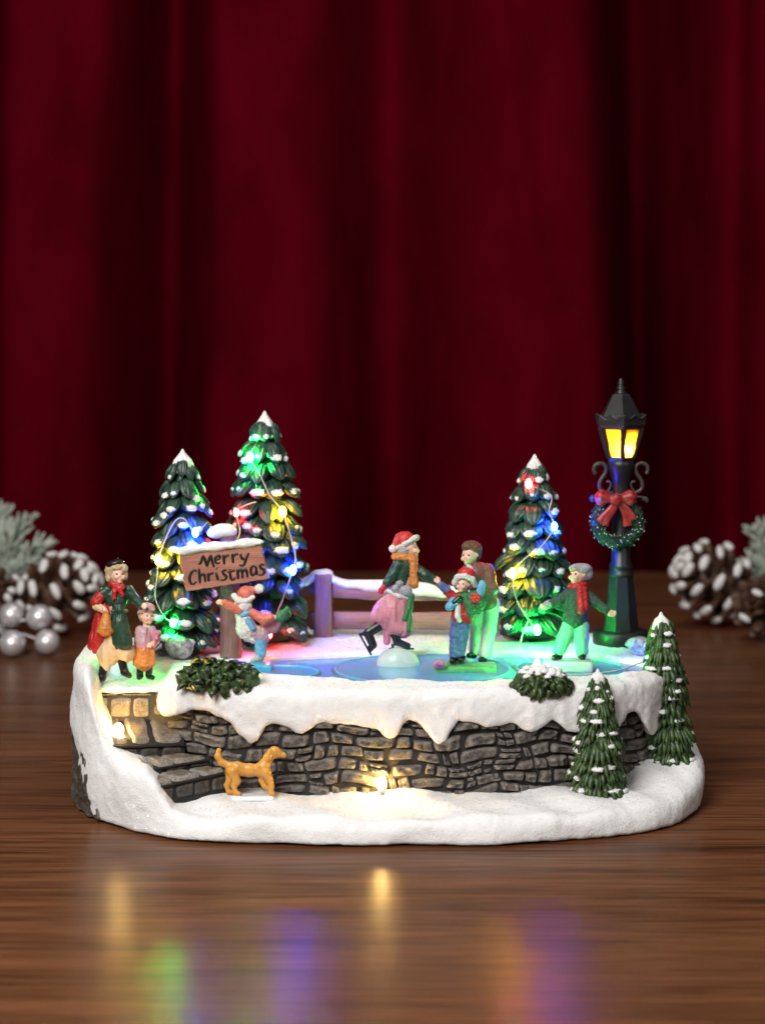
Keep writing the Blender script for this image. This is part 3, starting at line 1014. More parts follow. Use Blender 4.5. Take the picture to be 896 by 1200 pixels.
LIT = 'fir trees with coloured lights on the stand'
fir('fir_tree', 'shorter snow-tipped fir with lights, behind the woman in the red cape', LIT, (214, 531), (212, 762), [(531, 2), (551, 15), (576, 23), (604, 30), (644, 34), (684, 41), (705, 43), (768, 44)], 84.9, 10, 12, (M['fir'], M['dab']))
fir('fir_tree', 'tallest snow-tipped fir with lights, standing behind the wooden sign', LIT, (310, 486), (312, 752), [(486, 2), (510, 14), (525, 23), (568, 34), (600, 38), (650, 43), (755, 50)], 87.3, 11, 12, (M['fir'], M['dab']))
fir('fir_tree', 'snow-tipped fir with lights between the man in brown and the lamp post', LIT, (626, 537), (624, 748), [(537, 2), (575, 21), (594, 25), (618, 32), (640, 33), (655, 37), (685, 41), (750, 41)], 87.6, 9, 9, (M['fir'], M['dab']), dabs=(0.7, 1.0))
FRONT = 'unlit green pines in front of the stone wall'
fir('pine_tree', 'short green pine without lights in front of the dark stone wall', FRONT, (700, 788), (700, 928), [(788, 2), (806, 11), (830, 18), (860, 23), (895, 30), (932, 34)], 78.0, 10, 9, (M['pine'], M['dab']), 1.0, (0.66, 1.12), 'shaggy')
fir('pine_tree', 'slim green pine without lights at the end of the snowy stand beside the bare table', FRONT, (774, 722), (783, 893), [(722, 2), (740, 13), (766, 19), (800, 22), (850, 25), (897, 29)], 81.4, 12, 8, (M['pine'], M['dab']), 1.0, (0.66, 1.12), 'shaggy')

# ------------------------------------------------------------------ fairy lights
bulb_me = {}
def bulb(root, p, c, size=0.15, name='bulb'):
    if c not in bulb_me:
        mb = MB()
        mb.blob((0, 0, 0), [(1, 0, 0), (0, 1, 0), (0, 0, 1.35)], 10, 8)
        o = mesh_obj('bulb', mb.v[0], mb.f, M['led_' + c], None)
        bulb_me[c] = o.data
        bpy.data.objects.remove(o)
    o = bpy.data.objects.new(name, bulb_me[c])
    COL.objects.link(o)
    o.parent = root
    # the shared mesh stands on its base: shift it to its middle
    o.scale = (size,) * 3
    o.location = np.array(p) - np.array(root.location) - np.array([0, 0, 1.35 * size])
    o.rotation_euler = (0, 0, 0)
    return o

def light_string(label, pts, group):
    """pts: (px, py, D, colour or None)"""
    P = [W(p[0], p[1], p[2]) for p in pts]
    root = empty('light_string', P[-1], label, 'fairy lights', group)
    mb = MB()
    mb.tube(spline(P, 8), 0.028, 6)
    mb.build('wire', M['wire'], root)
    for p, q in zip(pts, P):
        if p[3]:
            bulb(root, q, p[3], p[4] if len(p) > 4 else 0.15)
    return root
STR = 'strings of fairy lights on the firs'
light_string('string of LED lights on the shorter fir behind the child in lavender', [(243, 612, 84.3, None), (229, 624, 83.6, 'blue'), (216, 608, 84.0, None), (205, 611, 83.9, None), (193, 634, 83.7, None), (186, 656, 83.6, 'yellow', .17), (184, 678, 83.5, None), (182, 700, 83.4, None), (192, 722, 83.3, None), (203, 730, 83.3, 'green', .14)], STR)
light_string('string of LED lights on the tallest fir above the wooden sign', [(300, 520, 86.8, None), (293, 536, 86.2, 'green', .17), (304, 555, 86.1, None), (316, 580, 86.0, None), (331, 600, 85.9, 'yellow', .17), (341, 630, 86.2, None), (346, 652, 86.1, None), (343, 668, 85.9, 'blue', .16), (332, 700, 85.6, None), (322, 725, 85.3, None), (316, 744, 84.9, 'red', .11)], STR)
light_string('string with one red LED on the tallest fir, over the sign', [(300, 588, 86.0, None), (288, 592, 86.0, None), (277, 601, 86.0, 'red', .13), (281, 625, 85.8, None), (268, 648, 85.6, None)], STR)
light_string('string of LED lights on the fir beside the lamp post', [(628, 556, 87.2, None), (619, 567, 86.9, 'red', .16), (645, 580, 86.9, None), (643, 600, 86.5, None), (649, 617, 86.3, 'blue', .14), (634, 640, 86.1, None), (614, 655, 86.1, None), (601, 672, 86.2, 'yellow', .17), (604, 700, 85.9, None), (618, 725, 85.7, None), (629, 738, 85.2, 'green', .175)], STR)
light_string('wire with a green and a blue LED lying on the ice edge behind the bushes', [(618, 728, 85.4, None), (610, 752, 84.4, None), (618, 774, 82.2, None), (629, 777, 81.2, 'green', .145), (660, 790, 80.6, None), (720, 786, 81.4, None), (763, 772, 83.2, 'blue', .09)], STR)
for label, p, c, sz in (('warm white LED glowing at the snow edge of the stone steps', W(139, 856, 78.5), 'warm', .22), ('warm white LED glowing at the foot of the stone wall', W(447, 918, 77.45), 'warm', .21)):
    root = empty('spot_light', p - np.array([0, 0, .2]), label, 'light', 'warm LEDs lighting the stone')
    bulb(root, p, c, sz)
    mb = MB()
    mb.tube([p + [0, 0, -.35], p + [0, 0, -.12]], [.15, .13], 10)
    mb.build('socket', M['clear'], root)

# ------------------------------------------------------------------ fence behind the rink
DF = 89.0
fence = empty('wooden_fence', W(470, 742, DF), 'snow-topped wooden rail fence behind the ice rink', 'fence')
def bar(name, x0, x1, ya0, ya1, yb0, yb1, D, th, mat, sag=1.5, parent=None):
    """a rough plank between two photo columns: top rows ya, bottom rows yb"""
    mb = MB()
    k = 14
    vs, fs = [], []
    for i in range(k + 1):
        t = i / k
        wob = sag * math.sin(t * 7 + x0) * .5
        top, bot = ya0 + (ya1 - ya0) * t + wob, yb0 + (yb1 - yb0) * t + wob * .6
        px = x0 + (x1 - x0) * t
        for (py, dy) in ((top + .8, -th), (top, -th * .6), (top, th * .6), (top + .8, th), (bot - .8, th), (bot, th * .6), (bot, -th * .6), (bot - .8, -th)):
            p = W(px, py, D); p[1] += dy
            vs.append(p)
    for i in range(k):
        for j in range(8):
            j2 = (j + 1) % 8
            fs.append((i * 8 + j, (i + 1) * 8 + j, (i + 1) * 8 + j2, i * 8 + j2))
    fs.append(tuple(range(8))); fs.append(tuple(k * 8 + j for j in range(8))[::-1])
    mb.add(vs, fs)
    return mb.build(name, mat, parent, disp=[(0.03, 2.0)])
def postbar(x0, x1, y0, y1, D, th, mat, parent, name='post'):
    v, f = sculpt([Box(W((x0 + x1) / 2, (y0 + y1) / 2, D), ((x1 - x0) / 2 * D / FPX, th, (y1 - y0) / 2 * D / FPX), 0.09)], 0.05, 0)
    v = displace(v, f, [(0.04, 1.5), (0.02, 4)])
    return mesh_obj(name, v, f, mat, parent)
postbar(368, 389.5, 671, 750, DF, 0.36, M['fencepost'], fence)
postbar(590, 612, 674, 750, DF, 0.36, M['fencepost'], fence)
bar('rail', 335, 369, 684, 682, 699, 697, DF + .05, .16, M['fence'], 1, fence)
bar('rail', 335, 369, 719, 717, 738, 737, DF + .05, .16, M['fence'], 1, fence)
bar('rail', 389, 592, 684, 687, 701, 706, DF + .05, .18, M['fence'], 2, fence)
bar('rail', 389, 592, 716, 718, 737, 739, DF + .05, .18, M['fence'], 1.5, fence)
sn = []
for (px, py, rx, rz, a) in ((378, 672, 12, 6, 0), (364, 678, 13, 4.2, 24), (352, 684, 10, 3.6, 8), (398, 682, 15, 5, -18), (420, 685, 17, 5, -2), (445, 686, 22, 7, 4), (462, 690, 14, 8, 0), (487, 690, 26, 8.5, -4), (512, 694, 16, 6, -14), (536, 691, 20, 5, 0), (565, 690, 24, 5.5, 0), (601, 674, 13, 5, 0)):
    c = W(px, py, DF); s = DF / FPX
    sn.append(Ell(c + [0, -.03, 0], (rx * s, 0.30, rz * s), a))
v, f = sculpt(sn, 0.05, 0.2)
v = displace(v, f, [(0.04, 2), (0.02, 6)])
mesh_obj('snow', v, f, M['snow'], fence)

# ------------------------------------------------------------------ sign
DS = 83.0
sg = empty('wooden_sign', W(270, 764, 84.0), 'tilted wooden plank sign reading Merry Christmas on a post', 'sign')
v, f = sculpt([Cap(W(268, 628, 84.0), W(271, 768, 84.0), 0.35, 0.45)], 0.06, 0.1)
v[:, 1] = 2.0 + (v[:, 1] - 2.0) * 0.75
v = displace(v, f, [(0.05, 1.6), (0.03, 5)])
mesh_obj('post', v, f, M['post'], sg)
v, f = sculpt([Ell(W(257, 623, 84.0), (.50, .42, .28), 6), Ell(W(266, 622, 84.0), (.42, .42, .26), -8)], 0.05, 0.15)
v = displace(v, f, [(0.03, 3)])
mesh_obj('post_snow', v, f, M['dab'], sg)
def SG(x, y):      # sign crop -> photo pixel
    return 200 + x / 6.892, 605 + y / 6.892
TL, TR, BR, BL = (62, 285), (722, 200), (795, 502), (128, 603)
nb = 26
vs, fs = [], []
th = .17
rings = []
edge = []
for i in range(nb): edge.append((TL[0] + (TR[0] - TL[0]) * i / nb, TL[1] + (TR[1] - TL[1]) * i / nb))
for i in range(10): edge.append((TR[0] + (BR[0] - TR[0]) * i / 10 + rng.uniform(-3, 9) * (i > 0), TR[1] + (BR[1] - TR[1]) * i / 10))
for i in range(nb): edge.append((BR[0] + (BL[0] - BR[0]) * i / nb, BR[1] + (BL[1] - BR[1]) * i / nb + rng.uniform(-4, 4)))
for i in range(12): edge.append((BL[0] + (TL[0] - BL[0]) * i / 12 + rng.uniform(-9, 7), BL[1] + (TL[1] - BL[1]) * i / 12))
cx, cy = np.mean([e[0] for e in edge]), np.mean([e[1] for e in edge])
E = len(edge)
for (sc, dy) in ((1.0, th), (1.0, -th * .55), (.985, -th)):
    for (x, y) in edge:
        p = W(*SG(cx + (x - cx) * sc, cy + (y - cy) * (sc - (0.01 if sc < 1 else 0))), DS); p[1] += dy
        vs.append(p)
for r in range(2):
    for i in range(E):
        j = (i + 1) % E
        fs.append((r * E + i, r * E + j, (r + 1) * E + j, (r + 1) * E + i))
fs.append(tuple(2 * E + i for i in range(E)))
fs.append(tuple(range(E))[::-1])
board = mesh_obj('board', vs, fs, M['plank'], sg, smooth=False)
v, f = [], []
pr = []
for i in range(22):
    t = i / 21
    x = 88 + (700 - 88) * t
    y = 276 - (276 - 205) * t + 6 * math.sin(i * 1.9)
    hgt = 22 + 8 * math.sin(i * 2.3) + 6 * math.sin(i * .8)
    px, py = SG(x, y)
    pr.append(Ell(W(px, py, DS) + [0, -.06, 0], (.30, .25, hgt / 6.892 * DS / FPX), 6))
v, f = sculpt(pr, 0.045, 0.12)
v = displace(v, f, [(0.03, 3), (0.015, 8)])
mesh_obj('snow', v, f, M['dab'], sg)
strokes = [
 [(228, 386), (246, 372), (258, 335), (265, 311)], [(265, 311), (279, 345), (297, 402)], [(297, 402), (311, 352), (327, 306)], [(327, 306), (337, 355), (353, 406)],
 [(366, 352), (396, 338), (401, 322), (386, 314), (368, 328), (363, 352), (374, 376), (404, 370)],
 [(428, 306), (433, 345), (436, 386)], [(433, 340), (448, 318), (474, 312)],
 [(498, 298), (504, 335), (508, 374)], [(504, 332), (520, 306), (548, 302)],
 [(566, 300), (574, 330), (590, 342), (612, 334)], [(634, 290), (614, 334), (598, 380), (574, 394), (556, 386)],
 [(214, 446), (200, 432), (180, 440), (161, 474), (157, 512), (170, 538), (192, 540), (214, 522)],
 [(231, 418), (236, 470), (241, 538)], [(238, 492), (254, 466), (272, 468), (280, 490), (285, 528)],
 [(303, 454), (308, 490), (312, 522)], [(309, 486), (324, 460), (351, 454)],
 [(370, 450), (378, 484), (386, 512)], [(372, 416), (378, 420)],
 [(456, 434), (436, 430), (424, 444), (432, 464), (450, 478), (448, 498), (430, 510), (404, 508)],
 [(480, 420), (482, 460), (490, 498), (506, 508), (528, 490)], [(462, 446), (490, 440), (520, 432)],
 [(540, 424), (545, 460), (548, 504)], [(546, 456), (560, 430), (575, 432), (581, 460), (583, 498)], [(582, 456), (598, 428), (612, 432), (619, 456), (623, 488)],
 [(692, 408), (670, 398), (654, 412), (650, 444), (662, 470), (680, 462), (691, 436)], [(692, 402), (694, 440), (702, 472)],
 [(756, 392), (738, 384), (724, 398), (732, 416), (754, 428), (757, 450), (740, 468), (714, 468)]]
mb = MB()
for st_ in strokes:
    P = []
    for (x, y) in spline(st_, 5):
        p = W(*SG(x, y), DS); p[1] -= th
        P.append(p)
    k = len(P)
    r = [0.047 * (0.72 + 0.45 * math.sin(math.pi * (i + .6) / (k + .4))) * 1.12 for i in range(k)]
    mb.tube(P, r, 8, flat=((0, 1, 0), .35))
mb.build('lettering', M['ink'], sg)

# ------------------------------------------------------------------ lamp post
DL = 87.4
s = DL / FPX
lc = W(727, 745, DL)
lamp = empty('lamp_post', lc, 'tall black street lamp with glowing amber lantern and wreath', 'street lamp')
zz = lambda py: (745 - py) * s       # height above lamp base of a photo row at the lamp's axis
def at(p): return (p[0] * s, zz(p[1]))
ax0 = (lc[0], lc[1], lc[2])
mb = MB(); mb.lathe([(32 * s, -.40), (33 * s, -.32), (33 * s, zz(741)), (31.5 * s, zz(738.5)), (20 * s, zz(738))], ax0, 48)
mb.build('base', M['iron'], lamp)
mb = MB(); mb.lathe([at((22, 739)), at((21, 730)), at((15.3, 680)), at((14.5, 673))], ax0, 8, phase=math.pi / 8)
mb.build('plinth', M['iron'], lamp, smooth=False)
mb = MB(); mb.lathe([at((13.5, 676)), at((15, 674)), at((15, 671)), at((12.8, 669)), at((12.8, 667)), at((13.8, 665)), at((13.8, 662)), at((11.6, 659)), at((10.2, 610)), at((9.6, 570)), at((9.8, 563)), at((12, 558)), at((13.5, 552)), at((15.5, 546)), at((15.5, 540)), at((12, 538))], ax0, 24)
mb.build('post', M['iron'], lamp)
A6 = -math.pi / 2       # a corner of the six-sided lantern faces the camera
def hexring(r, py): return [(lc[0] + r * s * math.cos(A6 + i * math.pi / 3), lc[1] + r * s * math.sin(A6 + i * math.pi / 3), lc[2] + zz(py)) for i in range(6)]
lantern = MB()
lantern.prism(hexring(15.5, 541), hexring(18.5, 535.5))
lantern.prism(hexring(28, 502), hexring(30, 497.5))
bt, tp = hexring(16, 536.5), hexring(26.5, 501)
for i in range(6):
    lantern.tube([bt[i], tp[i]], [.105, .12], 6)
lan = lantern.build('lantern', M['iron'], lamp, smooth=False)
m, nt, b = newmat('amber_glass')
nt.nodes.remove(b)
tr = N(nt, 'ShaderNodeBsdfTranslucent'); tr.inputs[0].default_value = (1.0, 0.70, 0.16, 1)
gl = N(nt, 'ShaderNodeBsdfGlossy'); gl.inputs['Roughness'].default_value = .15
mixs = N(nt, 'ShaderNodeMixShader'); mixs.inputs[0].default_value = .04
nt.links.new(tr.outputs[0], mixs.inputs[1]); nt.links.new(gl.outputs[0], mixs.inputs[2])
tp_ = N(nt, 'ShaderNodeBsdfTransparent'); tp_.inputs[0].default_value = (1.0, .62, .16, 1)
mix2 = N(nt, 'ShaderNodeMixShader'); mix2.inputs[0].default_value = .38
nt.links.new(mixs.outputs[0], mix2.inputs[1]); nt.links.new(tp_.outputs[0], mix2.inputs[2])
nt.links.new(mix2.outputs[0], nt.nodes['Material Output'].inputs[0])
M['amber'] = m
LED['flame'] = (1.0, .70, .28)
M['flame'] = glow('flame_glow', LED['flame'], 1800, 600)
b2, t2 = hexring(15, 537), hexring(25.3, 501)
for i in range(6):
    j = (i + 1) % 6
    mb = MB()
    q = [np.array(b2[i]), np.array(b2[j]), np.array(t2[j]), np.array(t2[i])]
    mid = np.mean(q, 0); inn = np.array([lc[0], lc[1], mid[2]]) - mid; inn /= np.linalg.norm(inn)
    mb.prism([q[0], q[1], q[1] + inn * .03, q[0] + inn * .03], [q[3], q[2], q[2] + inn * .03, q[3] + inn * .03])
    mb.build('pane', M['amber'], lan, smooth=False)
mb = MB()
mb.blob((lc[0] + .2, lc[1] - .25, lc[2] + zz(526)), [(.12, 0, 0), (0, .12, 0), (0, 0, .17)], 10, 8)
mb.build('bulb', M['flame'], lan)
mb = MB()
rf = [(31, 497.5), (31.5, 488), (30.5, 487.5), (26, 489), (24.5, 486), (11.5, 463), (9.5, 461.5), (2, 461)]
mb.lathe([at(p) for p in rf], ax0, 6, phase=A6)
roof = mb.build('roof', M['iron'], lamp, smooth=False)
mb = MB()
for i in range(6):      # scalloped crest on the eave
    p, q = np.array(hexring(31.6, 489.5)[i]), np.array(hexring(31.6, 489.5)[(i + 1) % 6])
    pts = [p + (q - p) * t + np.array([0, 0, .05 + .075 * math.cos(4 * math.pi * t)]) for t in np.linspace(0, 1, 17)]
    mb.tube(pts, .055, 6)
mb.build('crest', M['iron'], roof)
mb = MB(); mb.lathe([at(p) for p in ((7, 462), (7, 459.5), (4.6, 458), (5.5, 456), (4.8, 453), (3.2, 452), (4.2, 450), (3.6, 447.6), (2.6, 446.8), (2.9, 445.2), (2, 443.6), (.2, 443))], ax0, 16)
mb.build('finial', M['iron'], roof)
def LP(x, y, dy=0): 
    p = W(685 + x / 10.54, 535 + y / 10.54, DL); p[1] += dy; return p
sc = [(130, 215), (112, 170), (125, 110), (185, 82), (240, 100), (262, 150), (245, 215), (205, 270), (180, 330), (190, 400), (250, 440), (360, 450)]
sc2 = [(268, 318), (290, 306), (316, 330), (312, 380), (285, 430), (330, 455), (400, 455)]
for mir in (0, 1):
    fx = (lambda x: 2 * 443 - x) if mir else (lambda x: x)
    mb = MB()
    mb.tube(spline([LP(fx(x), y) for x, y in sc], 6), [.09] * (6 * (len(sc) - 1) + 1), 8)
    mb.tube(spline([LP(fx(x), y) for x, y in sc2], 6), .06, 8)
    mb.build('scroll_bracket', M['scroll'], lamp)
mb = MB(); mb.tube([LP(100, 518), LP(200, 505), LP(420, 500)], .06, 8); mb.blob(LP(97, 517), [(.17, 0, 0), (0, .17, 0), (0, 0, .17)], 12, 8, 1)
mb.build('side_knob', [M['scroll'], M['bluegem']], lamp)
mb = MB(); mb.tube(spline([LP(715, 545), LP(735, 510), LP(765, 520), LP(762, 560), LP(700, 500), LP(420, 500)], 5), .055, 8)
mb.build('side_hook', M['scroll'], lamp)

# wreath hung on the lamp
DWr = 86.75
wc = W(723, 611, DWr)
wr = empty('wreath', W(723, 640, DWr), 'small frosted green wreath with red bow hanging on lamp post', 'wreath')
mb, fr_ = MB(), MB()
R0, r0 = 24.5 * s, 7.4 * s
mb.tube([wc + [R0 * math.cos(a), 0, R0 * math.sin(a)] for a in np.linspace(0, 2 * math.pi, 49)], r0 * .8, 10)
for i in range(520):
    a = rng.uniform(0, 2 * math.pi); ph = rng.uniform(0, 2 * math.pi)
    er = np.array([math.cos(a), 0, math.sin(a)])
    nrm = er * math.cos(ph) + np.array([0, 1, 0]) * math.sin(ph)
    c = wc + er * R0 + nrm * r0 * .8
    tdir = np.array([-math.sin(a), 0, math.cos(a)]) + nrm * .6 + np.array([rng.uniform(-.5, .5) for _ in range(3)])
    tdir /= np.linalg.norm(tdir)
    L = rng.uniform(.10, .2)
    mb.tube([c - tdir * .03, c + tdir * L], [.05, .015], 5)
    if nrm[1] < 0.4 and i % 3 == 0:
        fr_.blob(c + tdir * L * .8 + nrm * .01, [(.026, 0, 0), (0, .026, 0), (0, 0, .026)], 6, 4, 0, .2)
mb.build('foliage', M['wreath'], wr)
fr_.build('frost', M['frost'], wr)
def WB_(x, y, dy=0):
    p = W(685 + x / 10.54, 535 + y / 10.54, DWr - .35); p[1] += dy; return p
pr = []
for sx in (-1, 1):
    pr.append(Cap(WB_(385 + 30 * sx, 530, -.06), WB_(385 + 175 * sx, 505, .0), .12, .30))
    pr.append(Cap(WB_(385 + 160 * sx, 470), WB_(385 + 180 * sx, 570), .13, .15))
pr.append(Ell(WB_(385, 532, -.15), (.23, .2, .26)))
v, f = sculpt(pr, .035, .12)
mesh_obj('bow', displace(v, f, [(0.05, 2.6), (.02, 7)]), f, M['bow'], wr)
mb = MB()
for pts in ([(365, 560), (320, 650), (235, 740), (185, 810)], [(390, 565), (345, 660), (270, 760), (235, 850)], [(420, 560), (470, 640), (510, 740), (525, 860)], [(430, 570), (500, 640), (560, 720), (590, 780)]):
    mb.tube(spline([WB_(x, y, -.02) for x, y in pts], 5), [.13 + .07 * i / 15 for i in range(16)], 8, flat=((0, 1, 0), .35))
mb.build('ribbon', M['bow'], wr)

# ------------------------------------------------------------------ rocks and low bushes
for px, py, rx, rz, D, lab in ((208, 758, 16, 13, 83.3, 'rounded grey rock at the foot of the shorter fir'), (748, 756, 15, 11, 85.0, 'rounded grey rock on the snow between lamp post and slim pine')):
    q = D / FPX
    v, f = sculpt([Ell(W(px, py, D), (rx * q, rx * q * .8, rz * q), -10), Ell(W(px + 5, py + 4, D), (rx * q * .7, rx * q * .7, rz * q * .7))], .05, .25)
    v = displace(v, f, [(0.10, 1.6), (0.05, 4), (.02, 9)])
    tag(mesh_obj('rock', v, f, M['rock']), lab, 'rock', 'rocks on the snow')

def leaf(mb, p, d, up, L, w, m=0):
    """curled pointed leaf with thickness"""
    d = d / np.linalg.norm(d); t = np.cross(d, up); t /= max(np.linalg.norm(t), 1e-6); n_ = np.cross(t, d)
    vs, fs = [], []
    k = 6
    for i in range(k + 1):
        u = i / k
        c = p + d * L * u + n_ * (.35 * L * math.sin(u * 2.2) - .5 * L * u * u)
        ww = w * math.sin(math.pi * min(.12 + u * .88, 1)) ** .7 + .005
        for (a, b) in ((-1, .25), (0, .0), (1, .25), (0, -.22)):
            vs.append(c + t * ww * a + n_ * (ww * b))
    for i in range(k):
        for j in range(4):
            j2 = (j + 1) % 4
            fs.append((i * 4 + j, i * 4 + j2, (i + 1) * 4 + j2, (i + 1) * 4 + j))
    mb.add(vs, fs, m)

def bush(label, px0, px1, top, bot, D, n_, snowy):
    q = D / FPX
    c = W((px0 + px1) / 2, bot, D)
    hx_, hz_ = (px1 - px0) / 2 * q, (bot - top) * q
    hy_ = hz_ * .75
    root = empty('low_bush', c, label, 'bush', 'low bushes on the edge of the rink')
    mb, sn_ = MB(), MB()
    pr = []
    for i in range(7):
        t = (i - 3) / 3
        pr.append(Ell(c + [t * hx_ * .82, rng.uniform(-.1, .1), hz_ * .33], (hx_ * .26, hy_ * .75, hz_ * (.55 - .12 * abs(t)))))
    v, f = sculpt(pr, .07, .2)
    v = displace(v, f, [(.12, 2.2), (.06, 5)])
    mb.add(v, f, 0)
    for i in range(n_):
        a = rng.uniform(-1, 1); th_ = rng.uniform(-.35, math.pi * .75)
        b = math.sqrt(max(1 - (abs(a) ** 3), .06))
        nrm = np.array([a * .6, -math.cos(th_), math.sin(th_)])
        p = c + [a * hx_ * .93, -math.cos(th_) * hy_ * b * .85, max(math.sin(th_), -.15) * hz_ * b * .72 + hz_ * .22]
        if snowy:
            d = np.array([a * .7 + rng.uniform(-.5, .5), -.6, -.9 + rng.uniform(-.3, .6)])
        else:
            d = np.array([a * .5 + rng.uniform(-.9, .9), -.35 + rng.uniform(-.4, .3), rng.uniform(-.9, 1.0)])
        if p[2] < c[2] - .16:
            continue
        leaf(mb, p, d, nrm, rng.uniform(.32, .54), rng.uniform(.11, .18))
        if snowy and nrm[2] > .45 and rng.random() < .5:
            sn_.blob(p + [0, 0, .12], [(.16, 0, 0), (0, .15, 0), (0, 0, .09)], 8, 6, 0, .2)
    mb.build('foliage', M['leaf'], root)
    if snowy:
        for i in range(9):
            a = rng.uniform(-.75, .75)
            sn_.blob(c + [a * hx_, rng.uniform(-.45, .1), hz_ * (.86 - .3 * a * a)], [(.22, 0, 0), (0, .2, 0), (0, 0, .1)], 9, 6, 0, .2)
        sn_.build('snow', M['dab'], root)
    return root
bush('long dark ivy bush on the snow edge beside the aqua plinth', 214, 299, 776, 807, 78.35, 130, False)
bush('short round bush with snow dabs on the rim above the stone wall', 605, 663, 783, 808, 78.35, 170, True)
# ------------------------------------------------------------------ figures
# joints are given as (column, row, depth) in photo pixels round the figure's own distance D
class Fig:
    def __init__(self, name, label, cat, D, foot, group=None):
        self.D, self.s = D, D / FPX
        self.root = empty(name, W(foot[0], foot[1], D), label, cat, group)
    def part(self, name, prims, mat, k=2.0, vox=0.62, parent=None, disp=None):
        v, f = sculpt(prims, vox, k)
        if disp:
            v = displace(v, f, disp)
        return self.place(name, v, f, mat, parent)
    def place(self, name, v, f, mat, parent=None, smooth=True, mi=None):
        Dl = self.D + v[:, 1] * self.s
        w = np.stack([(v[:, 0] - 448) * Dl / FPX, Dl - D0, CH - (-v[:, 2] - HY) * Dl / FPX], 1)
        return mesh_obj(name, w, f, mat, parent or self.root, smooth, mi)

def C(x1, y1, d1, r1, x2, y2, d2, r2): return Cap((x1, d1, -y1), (x2, d2, -y2), r1, r2)
def E(x, y, d, rx, ry, rz, a=0): return Ell((x, d, -y), (rx, ry, rz), a)
def Bx(x, y, d, hx, hy, hz, r, a=0): return Box((x, d, -y), (hx, hy, hz), r, a)

def face(x, y, d, r, yaw=0.0, pitch=0.0):
    """head with nose, chin and ears; yaw 0 looks at the camera, + to the right of the picture. Returns prims and eye/mouth prims"""
    a = math.radians(yaw)
    fv = np.array([math.sin(a), -math.cos(a)]); lv = np.array([math.cos(a), math.sin(a)])
    def at(f, l, up, rad):
        return E(x + (fv[0] * f + lv[0] * l) * r, y - up * r + pitch * f * r * .3, d + (fv[1] * f + lv[1] * l) * r, *( [rad * r] * 3))
    head = [E(x, y - .1 * r, d, r * .92, r * .95, r * 1.05), E(x + fv[0] * .22 * r, y + .42 * r, d + fv[1] * .22 * r, r * .66, r * .66, r * .68),
            at(.97, 0, -.08, .17), at(.90, 0, .08, .12), at(.86, .40, -.28, .28), at(.86, -.40, -.28, .28), at(.78, 0, -.78, .27), at(.92, 0, -.46, .14), at(0, .92, 0, .2), at(0, -.92, 0, .2)]
    eyes = [at(.83, .36, .12, .135), at(.83, -.36, .12, .135)]
    brows = [at(.86, .36, .38, .085), at(.86, -.36, .38, .085)]
    mouth = [at(.93, .1, -.47, .10), at(.93, -.1, -.47, .10)]
    return head, eyes, mouth, brows

def hand(x, y, d, dx, dy, dd, L=7.0, side=1, curl=0.35):
    """palm, four fingers of unequal length bent at the knuckle, and a thumb from the side of the palm"""
    t = np.array([dx, dd, -dy], float); t /= np.linalg.norm(t)
    up = np.array([0, -1.0, 0.15])
    w = np.cross(t, up); w /= np.linalg.norm(w)
    nn = np.cross(w, t)
    p = np.array([x, d, -y], float)
    out = [Cap(p, p + t * L * .36, L * .19, L * .22), Cap(p + t * L * .3 - w * L * .12, p + t * L * .3 + w * L * .12, L * .17)]
    for i, ln in enumerate((.40, .50, .46, .34)):
        b = p + t * L * .46 + w * L * (i - 1.5) * .155
        m = b + t * L * ln * .55 + w * L * (i - 1.5) * .03
        e = m + (t * (1 - curl) - nn * curl * -1.0) * L * ln * .5
        out += [Cap(b, m, L * .085), Cap(m, e, L * .08, L * .065)]
    tb_ = p + t * L * .12 + w * side * L * .2
    tm = tb_ + (t * .7 + w * side * .8) * L * .22
    out += [Cap(tb_, tm, L * .10, L * .09), Cap(tm, tm + (t * .95 + w * side * .2 + nn * curl) * L * .2, L * .09, L * .07)]
    return out

def faceparts(fig, f, yaw=0):
    fig.part('eye', f[1][:1], M['eye'], 0, .3); fig.part('eye', f[1][1:], M['eye'], 0, .3)
    fig.part('mouth', f[2], M['blush'], .5, .3)

def plinth(name, label, px, bot, hw, hh, D, mat, dep=None, rot=0):
    s = D / FPX
    c = W(px, bot, D)
    v, f = sculpt([Box(c + [0, 0, hh * s], (hw * s, (dep or hw * .6) * s, hh * s), min(hh * s * .7, .12))], .045, 0)
    v = displace(v, f, [(.03, 2.2)])
    return tag(mesh_obj(name, v, f, mat), label, 'plinth', 'plinths under the figures')

# --- woman with the red cape, left
D = 80.3
g = Fig('person', 'woman in green dress, black beret and red cape holding orange bag', 'person', D, (132, 801))
hd = face(138, 674, 0, 9.6, 18)
body = hd[0] + [C(137, 682, 1, 4.2, 137, 692, 2, 5), E(137, 702, 2, 12, 8, 14), C(137, 706, 2, 9, 138, 726, 2, 9),
    C(122, 693, 1, 5, 113, 708, -1, 4), C(113, 708, -1, 4, 121, 713, -6, 3), C(151, 693, 1, 5, 160, 704, 0, 3.8), C(160, 704, 0, 3.6, 167, 709, -3, 3),
    C(132, 728, 2, 7, 122, 785, 0, 4), C(143, 728, 2, 7, 144, 780, 1, 4)]
body += hand(122, 712, -7, .35, 1, -.2, 10, 1, .3) + hand(166, 709, -4, .8, .5, -.4, 8, -1, .4)
g.part('body', body, M['skin'], 1.6, .5)
faceparts(g, hd)
g.part('hair', [E(132, 668, 2, 9, 9.5, 9), E(129, 676, 2, 5.5, 7, 7), E(145, 666, -4, 5.5, 4, 5, -35), E(137, 665, -6, 8, 4.5, 4.2, 12), E(147, 674, 2, 2.5, 5, 6)], M['hair'], 1.2, .5, disp=[(.7, .5), (.3, 1.2)])
